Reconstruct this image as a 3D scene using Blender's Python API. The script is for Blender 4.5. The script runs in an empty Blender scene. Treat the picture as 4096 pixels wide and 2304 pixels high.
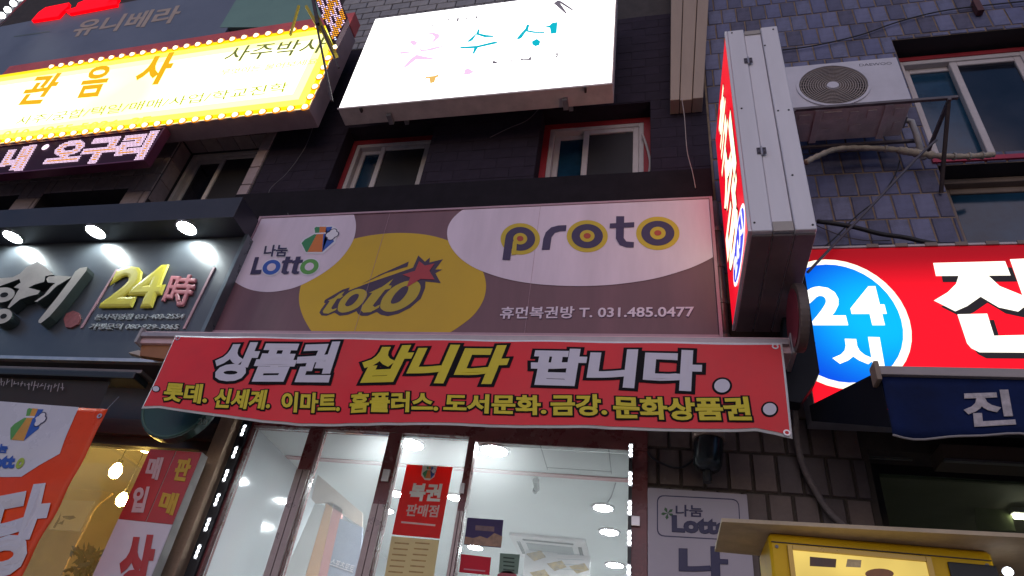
import bpy, bmesh, math, random
from mathutils import Vector, Matrix
random.seed(7)
sc = bpy.context.scene
COL = sc.collection

# ------------------------------------------------------------------ camera
F, PX, PY = 2696.97, 1816.55, 1200.05            # in pixels of the 4096 x 2304 photograph
RX = Vector((0.9602493, 0.22612674, 0.16367031))
RD = Vector((-0.00466782, 0.59925522, -0.80054444))
RF = Vector((-0.27910479, 0.76795826, 0.57648992))
CAM = Vector((0.0, -4.2, 1.6))
cam = bpy.data.cameras.new('camera')
cam.sensor_fit = 'HORIZONTAL'
cam.sensor_width = 36.0
cam.lens = F / 4096 * 36.0
cam.shift_x = (2048 - PX) / 4096
cam.shift_y = (PY - 1152) / 4096
cam.clip_start = 0.05
cam.clip_end = 500
camo = bpy.data.objects.new('camera', cam)
camo.matrix_world = Matrix(((RX.x, -RD.x, -RF.x, CAM.x), (RX.y, -RD.y, -RF.y, CAM.y), (RX.z, -RD.z, -RF.z, CAM.z), (0, 0, 0, 1)))
COL.objects.link(camo)
sc.camera = camo

# ------------------------------------------------------------------ sky, sun, exposure (dusk)
SUN_EL, SUN_AZ = math.radians(20.0), math.radians(180)
w = bpy.data.worlds.new('World')
sc.world = w
w.use_nodes = True
nt = w.node_tree
bg = nt.nodes['Background']
sky = nt.nodes.new('ShaderNodeTexSky')
sky.sky_type = 'NISHITA'
sky.sun_disc = False
sky.sun_elevation = SUN_EL
sky.sun_rotation = SUN_AZ
sky.air_density = 1.0
sky.dust_density = 0.3
sky.ozone_density = 6.0
nt.links.new(sky.outputs[0], bg.inputs[0])
bg.inputs[1].default_value = 0.078
sun = bpy.data.lights.new('sun', 'SUN')
sun.energy = 0.62
sun.angle = math.radians(70)
sun.color = (1.0, 0.68, 0.59)
suno = bpy.data.objects.new('sun', sun)
suno.rotation_euler = Vector((0.0, math.cos(SUN_EL), -math.sin(SUN_EL))).to_track_quat('-Z', 'Y').to_euler()
COL.objects.link(suno)
sc.view_settings.view_transform = 'Standard'
sc.view_settings.look = 'None'
sc.view_settings.exposure = 0.12
sc.view_settings.gamma = 1.0
sc.view_settings.use_curve_mapping = False
sc.render.engine = 'CYCLES'
sc.cycles.use_denoising = True
sc.cycles.max_bounces = 6
sc.cycles.sample_clamp_indirect = 4.0
sc.cycles.caustics_reflective = False
sc.cycles.caustics_refractive = False

# ------------------------------------------------------------------ helpers: photo pixel -> place
def ray(px, py):
    return RX * ((px - PX) / F) + RD * ((py - PY) / F) + RF

class Pl:
    """A vertical plane through two plan points (x, y)."""
    def __init__(s, y, a=None, b=None):
        s.a = Vector((-1, y, 0)) if a is None else Vector((a[0], a[1], 0))
        s.b = Vector((1, y, 0)) if b is None else Vector((b[0], b[1], 0))
        s.t = (s.b - s.a).normalized()
        s.n = Vector((s.t.y, -s.t.x, 0))          # towards the street
    def un(s, px, py):
        d = ray(px, py)
        return CAM + d * ((s.a - CAM).dot(s.n) / d.dot(s.n))
    def out(s, k):
        o = s.n * k
        return Pl(0, (s.a + o).xy, (s.b + o).xy)

def at(px, py, Y):
    d = ray(px, py)
    return CAM + d * ((Y - CAM.y) / d.y)

def atz(px, py, z):
    d = ray(px, py)
    return CAM + d * ((z - CAM.z) / d.z)

# ------------------------------------------------------------------ materials
def lin(c):
    return tuple(((v / 255 + 0.055) / 1.055) ** 2.4 if v / 255 > 0.04045 else v / 255 / 12.92 for v in c)

MATS = {}
def mat(name, col, rough=0.6, var=0.12, scale=6.0, bump=0.0, bscale=60.0, metal=0.0, spec=0.5, streak=0.0):
    """Painted or plain surface: base colour with cloudy wear, roughness variation, optional grain."""
    if name in MATS:
        return MATS[name]
    m = bpy.data.materials.new(name)
    m.use_nodes = True
    t = m.node_tree
    b = t.nodes['Principled BSDF']
    b.inputs['Metallic'].default_value = metal
    b.inputs['Specular IOR Level'].default_value = spec
    tc = t.nodes.new('ShaderNodeTexCoord')
    n = t.nodes.new('ShaderNodeTexNoise')
    n.inputs['Scale'].default_value = scale
    n.inputs['Detail'].default_value = 5
    n.inputs['Roughness'].default_value = 0.65
    src = tc.outputs['Object']
    if streak:
        mp = t.nodes.new('ShaderNodeMapping')
        mp.inputs['Scale'].default_value = (1.0, 1.0, 1.0 / streak)
        t.links.new(src, mp.inputs['Vector'])
        src = mp.outputs['Vector']
    t.links.new(src, n.inputs['Vector'])
    r = t.nodes.new('ShaderNodeValToRGB')
    r.color_ramp.elements[0].position = 0.3
    r.color_ramp.elements[1].position = 0.72
    lo = [max(0, c * (1 - var)) for c in col]
    hi = [min(1, c * (1 + var * 0.7)) for c in col]
    r.color_ramp.elements[0].color = (*lo, 1)
    r.color_ramp.elements[1].color = (*hi, 1)
    t.links.new(n.outputs['Fac'], r.inputs['Fac'])
    t.links.new(r.outputs['Color'], b.inputs['Base Color'])
    mr = t.nodes.new('ShaderNodeMapRange')
    mr.inputs['To Min'].default_value = max(0.02, rough - 0.1)
    mr.inputs['To Max'].default_value = min(1, rough + 0.1)
    t.links.new(n.outputs['Fac'], mr.inputs['Value'])
    t.links.new(mr.outputs['Result'], b.inputs['Roughness'])
    if bump:
        n2 = t.nodes.new('ShaderNodeTexNoise')
        n2.inputs['Scale'].default_value = bscale
        n2.inputs['Detail'].default_value = 4
        t.links.new(tc.outputs['Object'], n2.inputs['Vector'])
        bp = t.nodes.new('ShaderNodeBump')
        bp.inputs['Strength'].default_value = bump
        bp.inputs['Distance'].default_value = 0.01
        t.links.new(n2.outputs['Fac'], bp.inputs['Height'])
        t.links.new(bp.outputs['Normal'], b.inputs['Normal'])
    MATS[name] = m
    return m

K = 0.42
def pm(name, rgb, k=K, **kw):
    """mat() with the surface's own colour: what the photo shows divided by the even dusk light."""
    return mat(name, tuple(min(0.85, c / k) for c in lin(rgb)), **kw)

def emit(name, col, strength, sampled=True, var=0.0, scale=3.0):
    """Back-lit panel, neon or LED."""
    if name in MATS:
        return MATS[name]
    m = bpy.data.materials.new(name)
    m.use_nodes = True
    t = m.node_tree
    b = t.nodes['Principled BSDF']
    b.inputs['Base Color'].default_value = (*[c * 0.3 for c in col], 1)
    b.inputs['Roughness'].default_value = 0.35
    b.inputs['Specular IOR Level'].default_value = 0.12
    b.inputs['Emission Color'].default_value = (*col, 1)
    b.inputs['Emission Strength'].default_value = strength
    if var:
        tc = t.nodes.new('ShaderNodeTexCoord')
        n = t.nodes.new('ShaderNodeTexNoise')
        n.inputs['Scale'].default_value = scale
        n.inputs['Detail'].default_value = 1
        t.links.new(tc.outputs['Object'], n.inputs['Vector'])
        mr = t.nodes.new('ShaderNodeMapRange')
        mr.inputs['To Min'].default_value = strength * (1 - var)
        mr.inputs['To Max'].default_value = strength * (1 + var)
        t.links.new(n.outputs['Fac'], mr.inputs['Value'])
        t.links.new(mr.outputs['Result'], b.inputs['Emission Strength'])
    if not sampled:
        m.cycles.emission_sampling = 'NONE'
    MATS[name] = m
    return m

def papery(name, col, k=0.5, var=0.1):
    """Thin paper or film on glass: lets the room's light through."""
    m = mat(name, col, 0.5, var, 4)
    t = m.node_tree
    b = t.nodes['Principled BSDF']
    o = t.nodes['Material Output']
    tl = t.nodes.new('ShaderNodeBsdfTranslucent')
    tl.inputs[0].default_value = (*col, 1)
    mx = t.nodes.new('ShaderNodeMixShader')
    mx.inputs[0].default_value = k
    t.links.new(b.outputs[0], mx.inputs[1])
    t.links.new(tl.outputs[0], mx.inputs[2])
    t.links.new(mx.outputs[0], o.inputs['Surface'])
    return m

def glassy(name, tint=(1, 1, 1), rough=0.02, ior=1.22, haze=0.12):
    """Thin window glass: clear with a fresnel reflection."""
    if name in MATS:
        return MATS[name]
    m = bpy.data.materials.new(name)
    m.use_nodes = True
    t = m.node_tree
    t.nodes.remove(t.nodes['Principled BSDF'])
    o = t.nodes['Material Output']
    tr = t.nodes.new('ShaderNodeBsdfTransparent')
    tr.inputs[0].default_value = (*tint, 1)
    gl = t.nodes.new('ShaderNodeBsdfGlossy')
    gl.inputs['Roughness'].default_value = rough
    fr = t.nodes.new('ShaderNodeFresnel')
    fr.inputs[0].default_value = ior
    mx = t.nodes.new('ShaderNodeMixShader')
    tl = t.nodes.new('ShaderNodeBsdfTranslucent')
    tl.inputs[0].default_value = (0.9, 0.9, 0.9, 1)
    hz = t.nodes.new('ShaderNodeMixShader')
    hz.inputs[0].default_value = haze
    t.links.new(tr.outputs[0], hz.inputs[1])
    t.links.new(tl.outputs[0], hz.inputs[2])
    t.links.new(fr.outputs[0], mx.inputs[0])
    t.links.new(hz.outputs[0], mx.inputs[1])
    t.links.new(gl.outputs[0], mx.inputs[2])
    t.links.new(mx.outputs[0], o.inputs['Surface'])
    MATS[name] = m
    return m

# ------------------------------------------------------------------ helpers: meshes and objects
class MB:
    def __init__(s):
        s.v, s.f = [], []
    def add(s, vs, fs):
        n = len(s.v)
        s.v += [tuple(p) for p in vs]
        s.f += [tuple(i + n for i in q) for q in fs]
        return s
    def box(s, x0, x1, y0, y1, z0, z1):
        x0, x1 = min(x0, x1), max(x0, x1); y0, y1 = min(y0, y1), max(y0, y1); z0, z1 = min(z0, z1), max(z0, z1)
        return s.hexa([(x0, y0, z0), (x1, y0, z0), (x1, y1, z0), (x0, y1, z0), (x0, y0, z1), (x1, y0, z1), (x1, y1, z1), (x0, y1, z1)])
    def hexa(s, p):
        return s.add(p, [(3, 2, 1, 0), (4, 5, 6, 7), (0, 1, 5, 4), (1, 2, 6, 5), (2, 3, 7, 6), (3, 0, 4, 7)])
    def beam(s, a, b, wd, ht, up=(0, 0, 1)):
        a, b = Vector(a), Vector(b)
        d = (b - a).normalized()
        u = Vector(up)
        if abs(d.dot(u)) > 0.98:
            u = Vector((0, 1, 0))
        r = d.cross(u).normalized() * wd / 2
        q = r.cross(d).normalized() * ht / 2
        return s.hexa([a - r - q, a + r - q, b + r - q, b - r - q, a - r + q, a + r + q, b + r + q, b - r + q])
    def tube(s, pts, r, n=8, caps=True):
        pts = [Vector(p) for p in pts]
        rr = r if isinstance(r, (list, tuple)) else [r] * len(pts)
        base = len(s.v)
        prev = None
        for i, p in enumerate(pts):
            d = (pts[min(i + 1, len(pts) - 1)] - pts[max(i - 1, 0)]).normalized()
            if prev is None:
                u = Vector((0, 0, 1)) if abs(d.z) < 0.9 else Vector((0, 1, 0))
                u = (u - d * u.dot(d)).normalized()
            else:
                u = (prev - d * prev.dot(d)).normalized()
            prev = u
            q = d.cross(u)
            for k in range(n):
                a = 2 * math.pi * k / n
                s.v.append(tuple(p + (u * math.cos(a) + q * math.sin(a)) * rr[i]))
        for i in range(len(pts) - 1):
            for k in range(n):
                k2 = (k + 1) % n
                s.f.append((base + i * n + k, base + i * n + k2, base + (i + 1) * n + k2, base + (i + 1) * n + k))
        if caps:
            s.f.append(tuple(base + k for k in reversed(range(n))))
            s.f.append(tuple(base + (len(pts) - 1) * n + k for k in range(n)))
        return s
    def slab(s, poly, off):
        """Prism: a 3D polygon pushed by the vector off (the front is poly)."""
        n = len(poly)
        off = Vector(off)
        vs = [Vector(p) for p in poly] + [Vector(p) + off for p in poly]
        return s.add(vs, [tuple(range(n)), tuple(reversed(range(n, 2 * n)))] + [(i, i + n, (i + 1) % n + n, (i + 1) % n) for i in range(n)])
    def disc(s, c, ax, r, n=20, h=0.0, r2=None):
        """Short cylinder (or frustum) with centre c, pointing along ax."""
        c, ax = Vector(c), Vector(ax).normalized()
        u = Vector((0, 0, 1)) if abs(ax.z) < 0.9 else Vector((1, 0, 0))
        u = (u - ax * u.dot(ax)).normalized()
        q = ax.cross(u)
        r2 = r if r2 is None else r2
        a = [c + (u * math.cos(2 * math.pi * k / n) + q * math.sin(2 * math.pi * k / n)) * r for k in range(n)]
        if not h:
            return s.add(a, [tuple(range(n))])
        b = [c + ax * h + (u * math.cos(2 * math.pi * k / n) + q * math.sin(2 * math.pi * k / n)) * r2 for k in range(n)]
        return s.add(a + b, [tuple(reversed(range(n))), tuple(range(n, 2 * n))] + [(k, (k + 1) % n, (k + 1) % n + n, k + n) for k in range(n)])
    def ring(s, c, ax, r, wd, h, n=32):
        """Flat annulus with thickness h along ax."""
        c, ax = Vector(c), Vector(ax).normalized()
        u = Vector((0, 0, 1)) if abs(ax.z) < 0.9 else Vector((1, 0, 0))
        u = (u - ax * u.dot(ax)).normalized()
        q = ax.cross(u)
        base = len(s.v)
        for k in range(n):
            d = u * math.cos(2 * math.pi * k / n) + q * math.sin(2 * math.pi * k / n)
            for rad, o in ((r - wd / 2, 0), (r + wd / 2, 0), (r + wd / 2, h), (r - wd / 2, h)):
                s.v.append(tuple(c + d * rad + ax * o))
        for k in range(n):
            a, b = base + 4 * k, base + 4 * ((k + 1) % n)
            for i in range(4):
                j = (i + 1) % 4
                s.f.append((a + i, b + i, b + j, a + j))
        return s
    def mesh(s, name):
        me = bpy.data.meshes.new(name)
        me.from_pydata(s.v, [], s.f)
        me.update()
        return me
    def build(s, name, m, parent=None, bevel=0.0, smooth=False, seg=2):
        me = s.mesh(name)
        if bevel:
            bm = bmesh.new()
            bm.from_mesh(me)
            bmesh.ops.recalc_face_normals(bm, faces=bm.faces)
            bmesh.ops.bevel(bm, geom=list(bm.edges), offset=bevel, segments=seg, profile=0.7, affect='EDGES', clamp_overlap=True)
            bm.to_mesh(me)
            bm.free()
        return link(name, me, m, parent, smooth)

def link(name, me, m, parent=None, smooth=False):
    o = bpy.data.objects.new(name, me)
    if m is not None and not me.materials:
        me.materials.append(m)
    if smooth:
        for p in me.polygons:
            p.use_smooth = True
    COL.objects.link(o)
    if parent is not None:
        o.parent = parent
        o.matrix_parent_inverse = Matrix.Translation(-parent_origin(parent))
    return o

def parent_origin(p):
    loc = Vector(p.location)
    return loc

def thing(name, label, cat, loc=(0, 0, 0), group=None):
    o = bpy.data.objects.new(name, None)
    o.empty_display_size = 0.1
    o.location = loc
    COL.objects.link(o)
    return tag(o, label, cat, group)

def tag(o, label, cat, group=None):
    o['label'] = label
    o['category'] = cat
    if group:
        o['group'] = group
    return o

def smooth_pts(pts, n=8, closed=False):
    """Catmull-Rom through points."""
    pts = [Vector(p) for p in pts]
    out = []
    m = len(pts)
    rng = range(m if closed else m - 1)
    for i in rng:
        if closed:
            p0, p1, p2, p3 = pts[(i - 1) % m], pts[i], pts[(i + 1) % m], pts[(i + 2) % m]
        else:
            p0, p1, p2, p3 = pts[max(i - 1, 0)], pts[i], pts[i + 1], pts[min(i + 2, m - 1)]
        for k in range(n):
            t = k / n
            out.append(0.5 * ((2 * p1) + (p2 - p0) * t + (2 * p0 - 5 * p1 + 4 * p2 - p3) * t * t + (3 * p1 - p0 - 3 * p2 + p3) * t ** 3))
    if not closed:
        out.append(pts[-1])
    return out

# ------------------------------------------------------------------ lettering
GL = {}
def glyph(body, bold, res=3):
    key = (body, round(bold, 4))
    if key in GL:
        return GL[key]
    c = bpy.data.curves.new('text', 'FONT')
    c.body = body
    c.size = 1.0
    c.resolution_u = res
    c.fill_mode = 'BOTH' if bold else 'FRONT'
    c.bevel_depth = bold
    c.bevel_resolution = 1
    o = bpy.data.objects.new('text', c)
    COL.objects.link(o)
    bpy.context.view_layer.update()
    me = bpy.data.meshes.new_from_object(o.evaluated_get(bpy.context.evaluated_depsgraph_get()))
    v = [tuple(q.co) for q in me.vertices]
    f = [tuple(p.vertices) for p in me.polygons]
    bpy.data.objects.remove(o)
    bpy.data.curves.remove(c)
    bpy.data.meshes.remove(me)
    xs = [q[0] for q in v]; ys = [q[1] for q in v]
    GL[key] = (v, f, (min(xs), max(xs), min(ys), max(ys)))
    return GL[key]

def build_words(vs, fs, name, m, parent):
    """One mesh per word: letters whose neighbours stand closer than half a letter height belong together."""
    order = sorted(range(len(fs)), key=lambda i: min(vs[k].x for k in fs[i]))
    zs = [p.z for p in vs]
    h = max(zs) - min(zs)
    groups, right = [], None
    for i in order:
        a = min(vs[k].x for k in fs[i]); b = max(vs[k].x for k in fs[i])
        if right is None or a - right > h * 0.18:
            groups.append([]); right = b
        groups[-1].append(i); right = max(right, b)
    out = None
    for g in groups:
        idx = {}
        v2, f2 = [], []
        for i in g:
            q = []
            for k in fs[i]:
                if k not in idx:
                    idx[k] = len(v2); v2.append(vs[k])
                q.append(idx[k])
            f2.append(tuple(q))
        out = MB().add(v2, f2).build(name, m, parent)
    return out

def affine(P, bl, br, tl):
    b, r, t = P.un(*bl), P.un(*br), P.un(*tl)
    return b, r - b, t - b

def lettering(parent, body, P, bl, br, tl, m, bold=0.03, thick=0.003, lift=0.003, grow=0.0, warp=None, name='lettering'):
    """Letters on plane P filling the parallelogram bl, br, tl (photo pixels of its ink)."""
    v, f, bb = glyph(body, bold)
    b, u, t = affine(P, bl, br, tl)
    if grow:
        v, f, _ = glyph(body, bold + grow)
    zm = max(abs(q[2]) for q in v) or 1
    out = []
    for q in v:
        p = b + u * ((q[0] - bb[0]) / (bb[1] - bb[0])) + t * ((q[1] - bb[2]) / (bb[3] - bb[2]))
        p = p + P.n * (lift + thick * (0.5 + 0.5 * q[2] / zm))
        if warp:
            p = warp(p)
        out.append(p)
    return build_words(out, f, name, m, parent)

def print_poly(parent, P, pts, m, lift=0.002, name='print', warp=None, sm=0, tf=None):
    """Flat printed shape; pts are photo pixels on plane P."""
    tf = tf or (lambda q: q)
    w3 = [P.un(*tf(q)) + P.n * lift for q in pts]
    if sm:
        w3 = smooth_pts(w3, sm, True)
    if warp:
        w3 = [warp(p) for p in w3]
    mb = MB()
    mb.add(w3, [tuple(range(len(w3)))])
    o = mb.build(name, m, parent)
    # face the street
    if o.data.polygons[0].normal.dot(P.n) < 0:
        o.data.flip_normals()
    return o

def zoomed(x0, y0, s):
    return lambda q: (x0 + q[0] * s, y0 + q[1] * s)

def ell(c, rx, ry, n=28, a0=0.0, a1=2 * math.pi):
    return [(c[0] + rx * math.cos(a0 + (a1 - a0) * k / n), c[1] + ry * math.sin(a0 + (a1 - a0) * k / n)) for k in range(n)]

def rect4(P, tl, tr, bl, br):
    """Upright rectangle on plane P fitted to four photo corners -> s0, s1 (along the plane), z0, z1."""
    q = [P.un(*p) for p in (tl, tr, bl, br)]
    s = [(p - P.a).dot(P.t) for p in q]
    return (s[0] + s[2]) / 2, (s[1] + s[3]) / 2, (q[2].z + q[3].z) / 2, (q[0].z + q[1].z) / 2

def on(P, s, z, o=0.0):
    p = P.a + P.t * s + P.n * o
    return Vector((p.x, p.y, z))

def pbox(mb, P, s0, s1, z0, z1, o0, o1):
    """Box in plane coordinates (o = distance out of the plane towards the street)."""
    return mb.hexa([on(P, s0, z0, o1), on(P, s1, z0, o1), on(P, s1, z0, o0), on(P, s0, z0, o0), on(P, s0, z1, o1), on(P, s1, z1, o1), on(P, s1, z1, o0), on(P, s0, z1, o0)])

# ------------------------------------------------------------------ walls, tiles, windows
def reveals(holes, y0, y1, m, parent):
    for a, b, c, d in holes:
        e = 0.002
        mb = MB()
        mb.box(a, a + e, y0 + 0.002, y1, c, d).box(b - e, b, y0 + 0.002, y1, c, d).box(a + e, b - e, y0 + 0.002, y1, d - e, d)
        mb.build('reveal', m, parent)

def wall_mesh(x0, x1, z0, z1, holes, y0, y1, skip_sides=False):
    """Wall face at y0 (street side) with real openings and reveals back to y1."""
    xs = sorted({x0, x1, *[h[0] for h in holes], *[h[1] for h in holes]})
    zs = sorted({z0, z1, *[h[2] for h in holes], *[h[3] for h in holes]})
    mb = MB()
    for i in range(len(xs) - 1):
        for j in range(len(zs) - 1):
            a, b, c, d = xs[i], xs[i + 1], zs[j], zs[j + 1]
            if a < x0 - 1e-6 or b > x1 + 1e-6 or c < z0 - 1e-6 or d > z1 + 1e-6:
                continue
            if any(h[0] - 1e-6 <= a and b <= h[1] + 1e-6 and h[2] - 1e-6 <= c and d <= h[3] + 1e-6 for h in holes):
                continue
            mb.add([(a, y0, c), (b, y0, c), (b, y0, d), (a, y0, d)], [(0, 1, 2, 3)])
            mb.add([(a, y1, c), (b, y1, c), (b, y1, d), (a, y1, d)], [(3, 2, 1, 0)])
    for a, b, c, d in list(holes) + [(x0, x1, z0, z1)]:
        mb.add([(a, y0, c), (a, y1, c), (a, y1, d), (a, y0, d)], [(0, 1, 2, 3)])
        mb.add([(b, y0, c), (b, y1, c), (b, y1, d), (b, y0, d)], [(0, 1, 2, 3)])
        mb.add([(a, y0, c), (b, y0, c), (b, y1, c), (a, y1, c)], [(0, 1, 2, 3)])
        mb.add([(a, y0, d), (b, y0, d), (b, y1, d), (a, y1, d)], [(0, 1, 2, 3)])
    return mb

def tile_rects(x0, x1, z0, z1, holes, tw, th, gap):
    out = []
    row = 0
    z = z0
    while z < z1 - 0.02:
        zt = min(z + th - gap, z1)
        x = x0 - (tw / 2 if row % 2 else 0)
        while x < x1 - 0.02:
            a, b = max(x, x0), min(x + tw - gap, x1)
            pieces = [(a, b, z, zt)]
            for h in holes:
                nxt = []
                for p, q, c, d in pieces:
                    if q <= h[0] or p >= h[1] or d <= h[2] or c >= h[3]:
                        nxt.append((p, q, c, d)); continue
                    if p < h[0]: nxt.append((p, h[0] - 0.003, c, d))
                    if q > h[1]: nxt.append((h[1] + 0.003, q, c, d))
                    l, r = max(p, h[0] - 0.003), min(q, h[1] + 0.003)
                    if d > h[3]: nxt.append((l, r, h[3] + 0.003, d))
                    if c < h[2]: nxt.append((l, r, c, h[2] - 0.003))
                pieces = nxt
            out += [r for r in pieces if r[1] - r[0] > 0.015 and r[3] - r[2] > 0.015]
            x += tw
        z += th
        row += 1
    return out

TILE_MESH = {}
def lay_tiles(parent, rects, y, mats, depth=0.014, name='tile', limit=300, rng=random.Random(3)):
    def piece(w_, h_, key, m):
        k = (round(w_, 3), round(h_, 3), m.name, key)
        if k not in TILE_MESH:
            mb = MB()
            e = 0.006
            mb.add([(0, 0, 0), (w_, 0, 0), (w_, 0, h_), (0, 0, h_), (e, -depth, e), (w_ - e, -depth, e), (w_ - e, -depth, h_ - e), (e, -depth, h_ - e)],
                   [(4, 5, 6, 7), (0, 1, 5, 4), (1, 2, 6, 5), (2, 3, 7, 6), (3, 0, 4, 7)])
            me = mb.mesh(name)
            me.materials.append(m)
            TILE_MESH[k] = me
        return TILE_MESH[k]
    rects = sorted(rects, key=lambda r: (r[0] > 3.05 or r[2] > 9.3, -(r[1] - r[0]) * (r[3] - r[2])))
    rest = rects[limit:]
    for a, b, c, d in rects[:limit]:
        m = rng.choice(mats)
        o = bpy.data.objects.new(name, piece(b - a, d - c, 0, m))
        o.location = (a, y - rng.uniform(0, 0.004), c)
        COL.objects.link(o)
        o.parent = parent
        o.matrix_parent_inverse = Matrix.Translation(-parent_origin(parent))
    if rest:
        mb = MB()
        for a, b, c, d in rest:
            mb.box(a, b, y - depth - rng.uniform(0, 0.003), y + 0.003, c, d)
        o = mb.build(name + '_courses', mats[0], parent)
        o['kind'] = 'stuff'

def sash(parent, x0, x1, z0, z1, y, m_frame, m_glass, wd=0.055, dp=0.04):
    mb = MB()
    mb.box(x0, x0 + wd, y, y + dp, z0, z1).box(x1 - wd, x1, y, y + dp, z0, z1)
    mb.box(x0 + wd, x1 - wd, y + 0.001, y + dp - 0.001, z0, z0 + wd).box(x0 + wd, x1 - wd, y + 0.001, y + dp - 0.001, z1 - wd, z1)
    mb.build('frame', m_frame, parent, bevel=0.005, seg=1)
    MB().box(x0 + wd - 0.006, x1 - wd + 0.006, y + dp * 0.45, y + dp * 0.55, z0 + wd - 0.006, z1 - wd + 0.006).build('pane', m_glass, parent)

def empty_part(name, parent):
    o = bpy.data.objects.new(name, None)
    o.empty_display_size = 0.05
    COL.objects.link(o)
    o.parent = parent
    o.matrix_parent_inverse = Matrix.Translation(-parent_origin(parent))
    return o

def window(parent, x0, x1, z0, z1, y, split, m_frame, m_glass, m_glass2=None, surround=None, ws=0.06, wf=0.045):
    """Sliding window: coloured surround, outer frame, two sashes on two tracks."""
    wp = MB()
    if surround:
        wp.box(x0, x0 + ws, y - 0.02, y + 0.08, z0, z1).box(x1 - ws, x1, y - 0.02, y + 0.08, z0, z1)
        wp.box(x0 + ws, x1 - ws, y - 0.019, y + 0.08, z1 - ws, z1)
        root = wp.build('window', surround, parent)
        x0, x1, z1 = x0 + ws, x1 - ws, z1 - ws
        fp = MB()
    else:
        fp = MB()
        root = None
    fp.box(x0, x0 + wf, y - 0.012, y + 0.085, z0, z1).box(x1 - wf, x1, y - 0.012, y + 0.085, z0, z1)
    fp.box(x0 + wf, x1 - wf, y - 0.011, y + 0.085, z0, z0 + wf).box(x0 + wf, x1 - wf, y - 0.011, y + 0.085, z1 - wf, z1)
    if root is None:
        root = fp.build('window', m_frame, parent, bevel=0.004, seg=1)
    else:
        fp.build('outer_frame', m_frame, root, bevel=0.004, seg=1)
    xm = x0 + (x1 - x0) * split
    sash(root, x0 + wf, xm + 0.03, z0 + wf, z1 - wf, y + 0.045, m_frame, m_glass)
    sash(root, xm - 0.03, x1 - wf, z0 + wf, z1 - wf, y + 0.0, m_frame, m_glass2 or m_glass)
    return root

# ------------------------------------------------------------------ shared materials
BLACKWALL = mat('black_painted_wall', (0.028, 0.021, 0.032), 0.85, 0.35, 2.5, 0.35, 40, spec=0.12)
TILE_BLK = [mat('black_painted_tile_a', (0.032, 0.024, 0.037), 0.8, 0.3, 5, spec=0.15), mat('black_painted_tile_b', (0.034, 0.0255, 0.0395), 0.8, 0.3, 5, spec=0.15)]
GROUT = mat('ochre_grout', (0.26, 0.185, 0.125), 0.95, 0.35, 9, 0.4, 80)
TILE_BLUE = [mat('slate_tile_a', (0.125, 0.130, 0.24), 0.5, 0.4, 5, 0.15, 90), mat('slate_tile_b', (0.155, 0.158, 0.27), 0.5, 0.4, 6, 0.15, 90), mat('slate_tile_c', (0.095, 0.096, 0.17), 0.55, 0.4, 7, 0.15, 90), mat('slate_tile_d', (0.095, 0.090, 0.15), 0.6, 0.5, 9, 0.15, 90), mat('slate_tile_e', (0.145, 0.15, 0.25), 0.45, 0.45, 8, 0.15, 90)]
TILE_TAN = [mat('tan_tile_a', (0.135, 0.098, 0.088), 0.6, 0.35, 6, 0.15, 90), mat('tan_tile_b', (0.165, 0.120, 0.105), 0.6, 0.35, 6, 0.15, 90), mat('tan_tile_c', (0.105, 0.080, 0.078), 0.6, 0.35, 7, 0.15, 90)]
TILE_MAUVE = [mat('mauve_tile_a', (0.36, 0.27, 0.27), 0.5, 0.3, 5, 0.1, 90), mat('mauve_tile_b', (0.43, 0.32, 0.31), 0.5, 0.3, 5, 0.1, 90)]
TILE_GREY = [mat('grey_tile_a', (0.30, 0.29, 0.30), 0.5, 0.3, 5, 0.1, 90), mat('grey_tile_b', (0.36, 0.34, 0.34), 0.5, 0.3, 5, 0.1, 90)]
DARKGROUT = mat('dark_grout', (0.06, 0.05, 0.05), 0.95, 0.3, 9)
WHITE_PVC = mat('white_window_frame', (0.56, 0.50, 0.50), 0.4, 0.15, 5)
RED_PAINT = mat('red_paint', (0.34, 0.02, 0.03), 0.5, 0.25, 4)
DARK_GLASS = mat('dark_window_glass', (0.012, 0.015, 0.024), 0.07, 0.5, 1.6, 0.04, 3, spec=0.7)
TEAL_GLASS = mat('tinted_window_glass', (0.012, 0.050, 0.095), 0.09, 0.55, 2.2, 0.04, 3, spec=0.7)
MESH_SCREEN = mat('insect_screen', (0.020, 0.017, 0.020), 0.6, 0.3, 3)
ALU = mat('aluminium', (0.55, 0.52, 0.52), 0.35, 0.15, 6, metal=0.9)
GREYMET = mat('grey_painted_steel', (0.22, 0.21, 0.23), 0.5, 0.2, 8)
RUST = mat('brown_primed_steel', (0.060, 0.040, 0.040), 0.6, 0.4, 14)
BLACKMET = mat('black_metal', (0.014, 0.014, 0.017), 0.4, 0.3, 8)
BLACKPLA = mat('black_plastic', (0.012, 0.012, 0.013), 0.5, 0.2, 10)
WHITE_PANEL = mat('white_panel', (0.66, 0.62, 0.63), 0.45, 0.1, 3, streak=6)
NAVY_INK = mat('navy_ink', (0.030, 0.020, 0.080), 0.5, 0.1, 5)
BLACK_INK = mat('black_ink', (0.005, 0.004, 0.006), 0.6, 0.1, 5, spec=0.15)
WHITE_INK = mat('white_ink', (0.72, 0.68, 0.74), 0.5, 0.08, 5)
YELLOW_INK = mat('yellow_ink', (0.72, 0.52, 0.02), 0.5, 0.08, 5)
GOLD_INK = mat('golden_ink', (0.50, 0.30, 0.022), 0.5, 0.07, 4)
GREEN_INK = mat('green_ink', (0.10, 0.32, 0.06), 0.5, 0.08, 5)
DGREEN_INK = mat('deep_green_ink', (0.03, 0.22, 0.08), 0.5, 0.08, 5)
BLUE_INK = mat('blue_ink', (0.02, 0.09, 0.42), 0.5, 0.08, 5)
ORANGE_INK = mat('orange_ink', (0.62, 0.17, 0.03), 0.5, 0.08, 5)
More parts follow.
